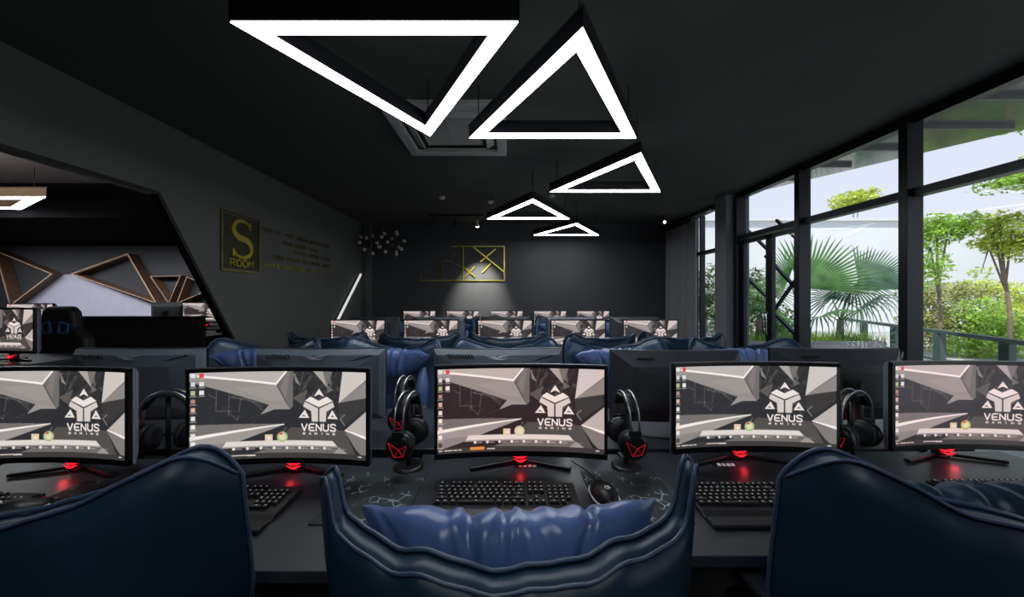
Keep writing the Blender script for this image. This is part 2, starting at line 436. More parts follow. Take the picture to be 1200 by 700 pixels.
def spot(name, loc, target, power, size, blend=.6, col=(1, .95, .85), rad=.03):
    l = bpy.data.lights.new(name, 'SPOT'); l.energy = power; l.spot_size = size; l.spot_blend = blend; l.color = col; l.shadow_soft_size = rad
    o = bpy.data.objects.new(name, l); COL.objects.link(o); o.location = loc
    o.rotation_euler = (Vector(target)-Vector(loc)).to_track_quat('-Z', 'Y').to_euler(); return o
XS = (559-597)/F*YT
spot('spot_beam', (XS, YT+.13, ZC-.29), (XS-.02, YB, 1.30), 420, .95, .95)
# lit spot by the curtain
s_ = thing('spotlight', 'small lit spotlight near the top of the curtain', 'spotlight', (2.98, 6.85, ZC), 0, 'spotlights on the track')
MB().tube([(0, 0, 0), (0, 0, -.1)], .008).build('bracket', M['black_matt'], s_)
MB().lathe([(.03, .05), (.034, .03), (.034, -.05), (.03, -.05)], (0, 0, -.13), 14, Matrix.Rotation(1.1, 3, 'X')).build('head', M['ac_grey'], s_)
MB().sphere((0, -.05, -.15), (.025, .02, .025)).build('lens', M['bulb'], s_)

# sputnik like petal lamps
def petal_lamp(lab, px, py, Y, r, seed, n):
    rnd = random.Random(seed); x, z = xz(px, py, Y)
    t = thing('petal_pendant_lamp', lab, 'pendant lamp', (x, Y, z), 0, 'petal lamps in the left back corner')
    MB().sphere((0, 0, 0), .035).build('hub', M['black_matt'], t)
    MB().tube([(0, 0, .03), (0, 0, ZC-z)], .004, 6).build('cord', M['black_matt'], t)
    for i in range(n):
        ph = 2.4*i+rnd.random(); th = math.acos(1-2*(i+.5)/n)
        d = Vector((math.sin(th)*math.cos(ph), math.sin(th)*math.sin(ph), math.cos(th)))
        a = MB().tube([d*.03, d*r*.85], .003, 5).build('arm', M['black_matt'], t)
        q = d.to_track_quat('Z', 'Y').to_matrix()
        MB().lathe([(.002, 0), (.026, .014), (.034, .04), (.022, .07), (.002, .085)], d*r*.8, 10, q).build('petal', M['petal'], t)
petal_lamp('smaller dark pendant with pale petal tips in the corner', 432, 286, 7.1, .20, 2, 9)
petal_lamp('larger dark pendant with pale petal tips right of the other', 459, 285, 7.0, .25, 5, 14)

# slanted LED bar
a = (XL+.024, 7.45, EYE+.49); b = (XL+.024, 6.46, EYE-.40)
t = thing('led_bar_light', 'slanted white light tube on the left wall near the back corner', 'wall light', b)
A = Vector(a)-Vector(b)
MB().bar((-.01, 0, 0), A+Vector((-.01, 0, 0)), .045, .03, up=(1, 0, 0)).build('housing', M['black_matt'], t)
MB().tube([(.016, 0, 0), A+Vector((.016, 0, 0))], .024, 10).build('tube', M['led_bar'], t)

# ------------------------------------------------------------------ signs
GLY = {'V': [[(0, 1), (.5, 0), (1, 1)]], 'E': [[(1, 1), (.25, 1), (0, .75), (0, .25), (.25, 0), (1, 0)], [(0, .5), (.85, .5)]],
       'N': [[(0, 0), (0, 1), (1, 0), (1, 1)]], 'U': [[(0, 1), (0, .2), (.25, 0), (.75, 0), (1, .2), (1, 1)]],
       'S': [[(1, .85), (.8, 1), (.2, 1), (0, .8), (.15, .58), (.85, .42), (1, .2), (.8, 0), (.2, 0), (0, .15)]],
       'G': [[(1, .85), (.75, 1), (.25, 1), (0, .75), (0, .25), (.25, 0), (.75, 0), (1, .25), (1, .5), (.55, .5)]],
       'A': [[(0, 0), (.5, 1), (1, 0)], [(.2, .35), (.8, .35)]], 'M': [[(0, 0), (0, 1), (.5, .4), (1, 1), (1, 0)]], 'I': [[(.5, 0), (.5, 1)]],
       'R': [[(0, 0), (0, 1), (.8, 1), (1, .8), (.8, .52), (0, .5)], [(.5, .5), (1, 0)]],
       'O': [[(.25, 0), (0, .25), (0, .75), (.25, 1), (.75, 1), (1, .75), (1, .25), (.75, 0), (.25, 0)]]}
t = thing('s_room_sign', 'gold framed S ROOM sign on the dark left wall', 'sign', (XL, 4.17, EYE+.64))
def wseg(mb, a, b, w, x=.02, th=.012):
    mb.bar((x, a[0], a[1]), (x, b[0], b[1]), th, w, up=(1, 0, 0)) if False else mb.bar((x, a[0], a[1]), (x, b[0], b[1]), w, th, up=(1, 0, 0))
mb = MB()
for a, b in (((-.29, .33), (.29, .33)), ((.29, .33), (.29, -.33)), ((.29, -.33), (-.29, -.33)), ((-.29, -.33), (-.29, .33))): wseg(mb, a, b, .018)
mb.build('frame', M['gold_dim'], t)
MB().box((.006, 0, .0), (.012, .53, .60)).build('backing', mat('dark olive gloss plate', (.05, .048, .03), .4), t)
# the S: thick and thin
mb = MB(); pts = []
n = 44
for i in range(n+1):
    k = i/n
    if k < .5:
        a_ = math.radians(25+ (270-25)*(k/.5)); cx_, cz_, r_ = 0, .155, .105
        pts.append((math.cos(a_)*.135, cz_+math.sin(a_)*r_))
    else:
        a_ = math.radians(90-(270-25)*((k-.5)/.5)); pts.append((math.cos(a_)*.145, -.06+math.sin(a_)*.11))
for i in range(n):
    k = (i+.5)/n; w = .028+.045*math.sin(PI*k)**2
    wseg(mb, pts[i], pts[i+1], w, .022+.0004*(i % 2), .02)
mb.box((.024, .125, .215), (.016, .02, .09)); mb.box((.024, -.135, -.12), (.016, .02, .09))
mb.build('letter_s', M['gold'], t, label='large gold letter S')
def text3d(word, y0, z0, w, h, gap, th, m, parent, name='lettering', x=.024):
    mb = MB(); y = y0
    for ch in word:
        for line in GLY[ch]:
            for a, b in zip(line, line[1:]): wseg(mb, (y+a[0]*w, z0+a[1]*h), (y+b[0]*w, z0+b[1]*h), th, x)
        y += w+gap
    return mb.build(name, m, parent)
text3d('ROOM', -.18, -.275, .068, .075, .026, .013, M['gold'], t)
# wording beside, too small to read: plain gold strokes
tt = thing('wall_lettering', 'rows of small dim gold lettering right of the S ROOM sign', 'sign', (XL, 5.3, EYE+.62))
rnd = random.Random(4)
rows = [(-.75, .80, .24), (-.35, .62, .12), (-.1, .95, .02), (-.55, .75, -.10), (-.74, .45, -.22)]
for i, (y0, y1, z) in enumerate(rows):
    y = y0
    while y < y1:
        mb = MB(); ln = rnd.randint(3, 8)
        for k in range(ln):
            wseg(mb, (y, z), (y, z+.055), .010, .006, .006)
            if rnd.random() < .6: wseg(mb, (y, z+rnd.choice([0, .027, .055])), (y+.03, z+rnd.choice([0, .027, .055])), .009, .007, .006)
            if rnd.random() < .4: wseg(mb, (y+.03, z), (y+.03, z+.055), .009, .006, .006)
            y += .045
        y += .07
        mb.build('gold_word', M['gold'] if i == 4 else M['gold_dim'], tt)
# line art sign on the back wall
t = thing('gold_line_sign', 'rectangular gold line sign with crossed strokes on the back wall', 'sign', ((543-597)/F*YB, YB, EYE+.73))
def bs(mb, a, b, w=.018):
    A_ = wp(*a); B_ = wp(*b); x0, z0 = t.location.x, t.location.z
    mb.bar((A_[0]-x0, -.02, A_[1]-z0), (B_[0]-x0, -.02, B_[1]-z0), w, .02, up=(0, 1, 0))
mb = MB()
for a, b in (((493, 329), (591, 329)), ((591, 329), (591, 289)), ((591, 289), (529, 289)), ((543, 289), (543, 329)), ((493, 329), (493, 320))): bs(mb, a, b)
mb.build('frame', M['gold'], t)
mb = MB()
for a, b in (((555, 290), (591, 319)), ((581, 292), (563, 307)), ((575, 309), (565, 320)), ((545, 314), (557, 325)), ((556, 313), (545, 325))): bs(mb, a, b, .026)
mb.build('crossed_strokes', M['gold'], t)
mb = MB()
for a, b in (((515, 326), (515, 309)), ((518, 326), (518, 304)), ((515, 326), (518, 326)), ((520, 306), (530, 306)), ((529, 302), (534, 297)), ((530, 308), (543, 314))): bs(mb, a, b, .02)
mb.build('left_strokes', M['gold_dim'], t)

# ------------------------------------------------------------------ right window wall
def yz_at(x, XX=XR):   # Y where image column x meets the plane X=XX
    return F*XX/(x-597)
mbw = MB()
mbw.box((XR+.08, (YF+YB)/2, ZC-.02), (.16, YB-YF, .07))
struct('wall_right_head', mbw, M['alu'])
# solid pieces: near camera part begins behind, pillar, end piece
struct('wall_right_pillar', MB().box((XR+.02, (5.45+5.74)/2, ZC/2), (.36, .29, ZC)), M['pillar'])
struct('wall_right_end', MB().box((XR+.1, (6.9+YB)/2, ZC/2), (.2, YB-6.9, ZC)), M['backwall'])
ZT = EYE+.915
def window(idx, y0, y1, lower, sill=.06):
    """window frame: mullions at both ends, transom, optional door leaves"""
    fr = MB()
    return fr
def rect_frame(mb, y0, y1, z0, z1, w, d=.07, x=XR+.06):
    mb.box((x, (y0+y1)/2, z1-w/2), (d, y1-y0, w)); mb.box((x, (y0+y1)/2, z0+w/2), (d, y1-y0, w))
    mb.box((x, y0+w/2, (z0+z1)/2), (d, w, z1-z0)); mb.box((x, y1-w/2, (z0+z1)/2), (d, w, z1-z0))
bounds = [(-1.6, .75), (.75, 1.93), (1.93, 3.11), (3.11, 4.26), (4.26, 5.42)]
n_ = 1
for k, (y0, y1) in enumerate(bounds):
    fr = MB(); rect_frame(fr, y0, y1, 0, ZC-.05, .035, .09); fr.box((XR+.06, (y0+y1)/2, ZT), (.10, y1-y0, .07))
    o = struct('window_%d' % n_, fr, M['alu']); n_ += 1
    g = MB(); g.box((XR+.06, (y0+y1)/2, (ZT+ZC-.06)/2), (.008, y1-y0-.06, ZC-.06-ZT))
    if k < 4: g.box((XR+.06, (y0+y1)/2, ZT/2), (.008, y1-y0-.06, ZT-.05))
    g.build('pane', M['glass'], o)
    if k in (2, 3):
        e = MB().box((XR+.012, y0+.045, ZC/2-.05), (.01, .012, ZC-.2)); e.build('gasket', M['alu_edge'], o)
for k, y in enumerate((.75, 1.93, 3.11, 4.26, 5.42)):
    w = .085 if k < 4 else .08
    struct('trim_mullion_%d' % (k+1), MB().box((XR+.03, y, ZC/2-.03), (.14, w*.85, ZC-.06)), M['alu'], bevel=.006)
# double door in the last bay
for (y0, y1), i in (((4.32, 4.80), 1), ((4.80, 5.37), 2)):
    fr = MB(); rect_frame(fr, y0+.003, y1-.003, .02, ZT-.05, .055, .05, XR+.05)
    o = struct('door_%d' % i, fr, M['alu'])
    MB().box((XR+.05, (y0+y1)/2, ZT/2), (.008, y1-y0-.1, ZT-.14)).build('pane', M['glass'], o)
    yh = y1-.03 if i == 1 else y0+.03
    MB().tube([(XR-.01, yh, .9), (XR-.03, yh, .92), (XR-.03, yh, 1.18), (XR-.01, yh, 1.2)], .008).build('door_handle', M['silver'], o)
# far window
fr = MB(); rect_frame(fr, 5.75, 6.9, 0, ZC-.05, .04, .09); fr.box((XR+.06, 6.32, ZT-.1), (.10, 1.14, .06)); fr.box((XR+.06, 6.52, 1.45), (.09, .04, 2.9))
o = struct('window_6', fr, M['alu']); MB().box((XR+.06, 6.32, 1.45), (.008, 1.1, 2.8)).build('pane', M['glass'], o)
# curtain and rail
t = thing('window_curtain', 'charcoal pleated curtain hanging beside the far window', 'curtain', (XR-.14, 6.88, 0))
mb = MB(); n = 90; cols = []
for i in range(n+1):
    k = i/n; y = -.50+1.15*k
    am = .06
    x = am*math.sin(k*2*PI*5)+.01*math.sin(k*31)
    cols.append([mb.bm.verts.new((x*(.5+.5*(1-z/2.8))+.0, y+.012*math.sin(k*50+z), z)) for z in (.04, .7, 1.4, 2.1, 2.5, 2.80)])
for a, b in zip(cols, cols[1:]):
    for j in range(5): mb._face([a[j], b[j], b[j+1], a[j+1]], 0, True)
o = mb.build('cloth', M['curtain'], t, fix=False); md = o.modifiers.new('thick', 'SOLIDIFY'); md.thickness = .004
o = MB().box((XR-.14, 6.72, ZC-.13), (.03, 1.66, .03)).box((XR-.14, 6.2, ZC-.06), (.02, .02, .12)).box((XR-.14, 7.4, ZC-.06), (.02, .02, .12)).build('curtain_rail', M['silver'])
tag(o, 'silver curtain rail above the far window', 'curtain rail')

# ------------------------------------------------------------------ screens
def raster(tint=(1, 1, 1), dark=(45, 45, 50), orange=False, ball=(215, 205, 180), W=300, H=152):
    SS = 2; w, h = W*SS, H*SS
    img = np.zeros((h, w, 3)); img[:] = dark
    yy, xx = np.mgrid[0:h, 0:w]; U = (xx+.5)/w*1060+65; V = (yy+.5)/h*540+80
    def poly(pts, c):
        ins = np.zeros((h, w), bool); n = len(pts)
        x0, x1 = min(p[0] for p in pts), max(p[0] for p in pts); y0, y1 = min(p[1] for p in pts), max(p[1] for p in pts)
        for i in range(n):
            ax, ay = pts[i]; bx, by = pts[(i+1) % n]
            if ay == by: continue
            cond = ((ay > V) != (by > V)) & (U < (bx-ax)*(V-ay)/(by-ay)+ax); ins ^= cond
        img[ins] = c
    def line(a, b, t, c, al=1.):
        a = np.array(a, float); b = np.array(b, float); d = b-a; L2 = (d**2).sum()+1e-9
        k = np.clip(((U-a[0])*d[0]+(V-a[1])*d[1])/L2, 0, 1)
        dist = np.hypot(U-a[0]-k*d[0], V-a[1]-k*d[1]); mk = dist < t/2
        img[mk] = img[mk]*(1-al)+np.array(c)*al
    def circ(x, y, r, c): img[np.hypot(U-x, V-y) < r] = c
    g = lambda v: (v, v*.965, v*.955)
    # background shards
    rr = random.Random(3)
    for i in range(26):
        x = rr.uniform(640, 960); y = rr.uniform(80, 330); s = rr.uniform(15, 60); v = rr.uniform(40, 105)
        poly([(x, y), (x+s*rr.uniform(-1, 1), y+s), (x+s*.8, y+s*rr.uniform(-.6, .6))], g(v))
    poly([(640, 430), (985, 445), (1060, 600), (560, 600), (590, 480)], g(82))
    poly([(940, 265), (1118, 235), (1125, 300), (1000, 400), (960, 400)], g(60))
    for i in range(40):
        x = rr.uniform(650, 960); y = rr.uniform(85, 400); a_ = rr.uniform(0, 6.3); L3 = rr.uniform(30, 110)
        line((x, y), (x+L3*math.cos(a_), y+L3*math.sin(a_)), 2.5, g(rr.uniform(90, 150)), .5)
    for i in range(26):
        x = rr.uniform(150, 560); y = rr.uniform(180, 380); a_ = rr.uniform(0, 6.3); L3 = rr.uniform(20, 90)
        line((x, y), (x+L3*math.cos(a_), y+L3*.5*math.sin(a_)), 2.5, g(rr.uniform(80, 130)), .4)
    # wires
    for a, b in (((205, 185), (203, 320)), ((275, 212), (272, 352)), ((285, 235), (500, 288)), ((285, 235), (330, 225)), ((330, 225), (470, 300)), ((203, 320), (290, 322)),
                 ((272, 330), (320, 380)), ((320, 380), (330, 350)), ((160, 215), (203, 240)), ((340, 250), (330, 330)), ((400, 265), (480, 330)), ((290, 240), (440, 255))):
        line(a, b, 4, g(128), .6)
    # upper crystal
    poly([(65, 80), (612, 80), (548, 160), (120, 108), (65, 112)], g(188))
    poly([(65, 104), (548, 160), (600, 260), (635, 318), (560, 300), (510, 290), (280, 212), (65, 135)], g(150))
    poly([(300, 180), (548, 163), (600, 262), (520, 268)], g(158))
    poly([(510, 285), (455, 350), (540, 318), (635, 318), (560, 290)], g(155))
    poly([(612, 80), (655, 80), (652, 300), (635, 318), (553, 162)], g(112))
    poly([(612, 84), (636, 80), (610, 250), (575, 190)], g(128))
    line((110, 102), (548, 160), 13, g(252)); line((548, 160), (612, 80), 11, g(250))
    # lower crystal
    poly([(65, 398), (600, 410), (65, 475)], g(118)); poly([(65, 485), (600, 413), (330, 512), (65, 600)], g(160))
    poly([(65, 530), (330, 512), (200, 560), (65, 600)], g(140))
    poly([(65, 470), (600, 408), (600, 414), (65, 492)], g(250))
    # right crystals
    poly([(970, 80), (1125, 80), (1125, 128), (945, 275)], g(208)); poly([(1125, 133), (1125, 238), (1000, 262), (945, 275)], g(142))
    poly([(1125, 320), (985, 442), (1125, 482)], g(188)); poly([(985, 450), (1125, 490), (1125, 620), (1060, 560)], g(128))
    poly([(985, 438), (1125, 474), (1125, 492), (985, 446)], g(248))
    poly([(780, 80), (842, 80), (870, 180)], g(172)); poly([(842, 80), (905, 80), (870, 180)], g(118))
    poly([(660, 90), (700, 170), (668, 150)], g(140)); poly([(650, 248), (745, 195), (715, 292)], g(92))
    line((955, 372), (985, 348), 5, g(140)); line((955, 372), (985, 412), 5, g(150)); line((720, 80), (690, 200), 4, g(110), .7); line((760, 120), (690, 230), 4, g(110), .7)
    # emblem
    W1, W2 = g(238), g(214)
    poly([(818, 188), (853, 240), (818, 224), (785, 240)], W1)
    poly([(728, 264), (765, 238), (815, 264), (868, 238), (908, 264), (817, 304)], W1)
    poly([(716, 300), (727, 270), (812, 311), (812, 395), (772, 395), (768, 330)], W2)
    poly([(918, 300), (907, 270), (822, 311), (822, 395), (862, 395), (866, 330)], W2)
    poly([(728, 320), (756, 372), (688, 372)], W1); poly([(903, 320), (940, 376), (873, 374)], W1)
    poly([(720, 350), (735, 362), (705, 362)], g(120)); poly([(905, 350), (920, 364), (890, 364)], g(120))
    def word(s, x, y, w, h, gap, t_):
        for ch in s:
            for ln in GLY[ch]:
                for a, b in zip(ln, ln[1:]): line((x+a[0]*w, y+(1-a[1])*h), (x+b[0]*w, y+(1-b[1])*h), t_, g(245))
            x += w+gap
    word('VENUS', 708, 410, 33, 41, 13, 8.5); word('GAMING', 716, 464, 13, 10, 25, 4)
    # dock
    poly([(370, 600), (520, 556), (1000, 556), (900, 604)], g(112)); poly([(900, 598), (950, 550), (1020, 600)], g(158))
    poly([(258, 512), (905, 512), (942, 550), (236, 550)], g(226)); poly([(236, 544), (942, 544), (944, 552), (234, 552)], g(150))
    for i in range(8):
        x = 300+i*79; circ(x, 558, 9, g(235)); line((x+14, 560), (x+44, 560), 5, g(190), .8)
    poly([(482, 474), (527, 474), (527, 516), (482, 516)], (225, 205, 175)); poly([(500, 490), (515, 490), (515, 505), (500, 505)], (245, 240, 235))
    line((590, 462), (610, 432), 5, g(120)); circ(587, 490, 33, ball); circ(587, 490, 20, (225, 225, 190)); 
    if not orange: poly([(560, 470), (587, 457), (587, 480)], (205, 90, 80))
    poly([(65, 588), (1125, 588), (1125, 620), (65, 620)], g(62))
    for x in (75, 110, 165, 195, 380, 1075): line((x, 602), (x+(45 if x in (110, 380) else 18), 602), 7, g(205))
    if orange: poly([(268, 588), (360, 588), (360, 608), (268, 608)], (225, 150, 70))
    else: line((290, 600), (420, 600), 5, g(230))
    cols = [(230, 230, 235), (205, 215, 225), (175, 195, 140), (175, 140, 130), (215, 180, 165), (225, 225, 225), (240, 235, 225), (235, 225, 215), (235, 235, 235), (80, 70, 70)]
    for i, c in enumerate(cols):
        y = 98+i*52
        poly([(70, y-13), (94, y-13), (94, y+13), (70, y+13)], c); line((68, y+21), (98, y+21), 5, g(210), .7)
    for y, c in ((98, (215, 70, 80)), (150, (225, 225, 230)), (202, (230, 230, 235))):
        poly([(114, y-13), (140, y-13), (140, y+13), (114, y+13)], c); line((114, y+21), (142, y+21), 5, g(210), .7)
    img = img.reshape(H, SS, W, SS, 3).mean(axis=(1, 3))
    img = np.clip(img*np.array(tint)/255., 0, 1)
    lin = np.where(img <= .04045, img/12.92, ((img+.055)/1.055)**2.4)
    return lin
SW, SH, SZ, RC = .597, .304, .088, 1.5     # screen width, height, height of its lower edge above the desk, curve radius
def curve_y(x): return -(RC-math.sqrt(RC*RC-x*x))   # edges come towards the viewer
def screen_mesh(pic, name, W0=SW, H0=SH, z0=SZ):
    H, W, _ = pic.shape
    xs = np.linspace(-W0/2, W0/2, W+1); zs = np.linspace(z0+H0, z0, H+1)
    X, Z = np.meshgrid(xs, zs); Y = -(RC-np.sqrt(RC*RC-X*X))-.0015
    V = np.stack([X, Y, Z], -1).reshape(-1, 3)
    i = np.arange(H)[:, None]*(W+1)+np.arange(W)[None]
    Fc = np.stack([i, i+W+1, i+W+2, i+1], -1).reshape(-1, 4)
    me = bpy.data.meshes.new(name)
    me.vertices.add(len(V)); me.vertices.foreach_set('co', V.ravel())
    me.loops.add(Fc.size); me.loops.foreach_set('vertex_index', Fc.ravel())
    me.polygons.add(len(Fc)); me.polygons.foreach_set('loop_start', np.arange(len(Fc))*4)
    me.polygons.foreach_set('loop_total', np.full(len(Fc), 4))
    me.update(calc_edges=True)
    at = me.attributes.new('picture', 'FLOAT_COLOR', 'CORNER')
    col = np.ones((len(Fc), 4, 4)); col[:, :, :3] = pic.reshape(-1, 1, 3)
    at.data.foreach_set('color', col.ravel()); me.materials.append(M['screen']); return me
SM = {'warm': screen_mesh(raster((1.02, .97, .955), (50, 39, 41), True), 'screen_picture_warm'),
      'cool': screen_mesh(raster((.99, .985, .97), (47, 48, 52), False, (175, 195, 140)), 'screen_picture_cool'),
      'pink': screen_mesh(raster((1.0, .945, .94), (48, 46, 52), False, (190, 190, 110)), 'screen_picture_pink'),
      'small': screen_mesh(raster((1.0, .97, .96), (50, 46, 48), False, (175, 195, 140), 150, 76), 'screen_picture_small')}

def panel(mb, w, h, z0, y0, y1, mi=0, n=16):
    """curved slab following the screen"""
    g = []
    for i in range(n+1):
        x = -w/2+w*i/n; c = curve_y(x)
        g.append([mb.bm.verts.new((x, c+yy, z)) for yy, z in ((y0, z0), (y0, z0+h), (y1, z0+h), (y1, z0))])
    for a, b in zip(g, g[1:]):
        for k in range(4): mb._face([a[k], b[k], b[(k+1) % 4], a[(k+1) % 4]], mi)
    mb._face(g[0], mi); mb._face(g[-1][::-1], mi)
def make_monitor(kind='a', pic='cool'):
    t = thing('monitor', '', 'monitor')
    mb = MB(); bw = .011
    panel(mb, SW+2*bw, bw, SZ+SH, -.004, .012); panel(mb, SW+2*bw, .019, SZ-.019, -.004, .012)
    for s in (-1, 1):
        g = MB
        mb.box((s*(SW/2+bw/2), curve_y(SW/2)+.004, SZ+SH/2-.004), (bw, .016, SH+.03))
    mb.build('bezel', M['bezel'], t)
    mb = MB(); panel(mb, SW+2*bw+.002, .004, SZ+SH+bw, -.003, .014); mb.build('bezel_edge', M['bezel_edge'], t)
    o = bpy.data.objects.new('screen', SM[pic]); COL.objects.link(o); o.parent = t
    # back shell: tapering
    mb = MB(); w, h = SW+2*bw, SH+bw+.019; z0 = SZ-.019
    rows = [(.012, 1, 1), (.022, 1, 1), (.045, .94, .86), (.06, .62, .55)]
    if kind == 'b': rows = [(.012, 1, 1), (.02, 1, 1), (.065, .72, .60), (.07, .5, .4)]
    zc = z0+h/2; n = 14; rings = []
    for yy, fx, fz in rows:
        ring = []
        for i in range(n+1): x = (-w/2+w*i/n)*fx; ring.append(mb.bm.verts.new((x, curve_y(x)*.9+yy-(.1*.0), zc+h/2*fz)))
        for i in range(n+1): x = (w/2-w*i/n)*fx; ring.append(mb.bm.verts.new((x, curve_y(x)*.9+yy, zc-h/2*fz)))
        rings.append(ring)
    for a, b in zip(rings, rings[1:]):
        m_ = len(a)
        for k in range(m_): mb._face([a[k], a[(k+1) % m_], b[(k+1) % m_], b[k]])
    last = rings[-1]
    for i in range(n): mb._face([last[i], last[i+1], last[2*n+1-i-1], last[2*n+1-i]])
    mb.build('back_shell', M['mon_back'] if kind == 'a' else M['mon_back_dark'], t)
    # facets / vents / groove on the back, near the upper edge
    if kind == 'a':
        mb = MB()
        for i in range(9):
            x = .235-i*.014; yb = .031+curve_y(x)*.9
            mb.bar((x, yb+.015, zc+h/2-.020), (x-.012, yb+.021, zc+h/2-.040), .0045, .005)
        mb.build('vent', M['black_matt'], t)
        mb = MB(); mb.bar((-.06, .055, zc+h/2-.078), (-.26, .029, zc+h/2-.026), .005, .006); mb.build('groove', M['black'], t)
        # angular winged badge
        mb = MB(); o_ = (.0, .0485, zc+h/2-.030); ux, uy = (-1, 0, 0), (0, -.29, .95)
        mb.prism([(-.06, .006), (-.01, -.006), (.0, -.010), (.012, -.004), (.065, .010), (.014, .003), (.0, -.003), (-.012, .002)], o_, ux, uy, .003)
        mb.prism([(-.045, -.003), (-.012, -.012), (.02, -.014), (.05, -.006), (.016, -.009), (-.01, -.008)], o_, ux, uy, .003)
        mb.build('badge', M['mon_logo'], t, label='chrome winged badge on the back')
    else:
        mb = MB(); mb.bar((.20, .035, zc+h/2-.03), (.12, .035, zc+h/2-.03), .008, .006); mb.build('vent', M['black_matt'], t)
        mb = MB(); mb.bar((-.29, .022, zc+h/2-.01), (-.20, .060, zc-.03), .005, .005); mb.build('groove', M['black'], t)
    # stand
    MB().box((0, .085, .13), (.05, .03, .26), taper=(.8, 1)).box((0, .068, .235), (.07, .05, .07)).build('neck', M['black'], t, bevel=.006)
    for ang in (-1, 1):
        MB().bar((0, .10, .012), (ang*.19, .03, .008), .022, .012).build('foot', M['black'], t, bevel=.003)
    MB().bar((0, .10, .012), (0, .155, .008), .024, .012).build('foot', M['black'], t, bevel=.003)
    MB().lathe([(.035, 0), (.035, .012), (.028, .018)], (0, .10, 0), 18).build('base', M['black'], t)
    # red lit emblem of the stand
    mb = MB()
    for pl in ([(-.045, .020), (-.010, .010), (.045, .020), (.012, .004), (-.012, .003)], [(-.030, .004), (-.008, -.002), (.028, .002), (.006, -.010), (-.008, -.008)]):
        mb.prism(pl, (0, .055, .030), (1, 0, 0), (0, .5, .85), -.002)
    mb.build('red_light', M['red_glow'], t, label='red glowing emblem')
    MB().bar((0, .086, .03), (0, .060, .028), .012, .01).build('light_arm', M['black'], t)
    return t

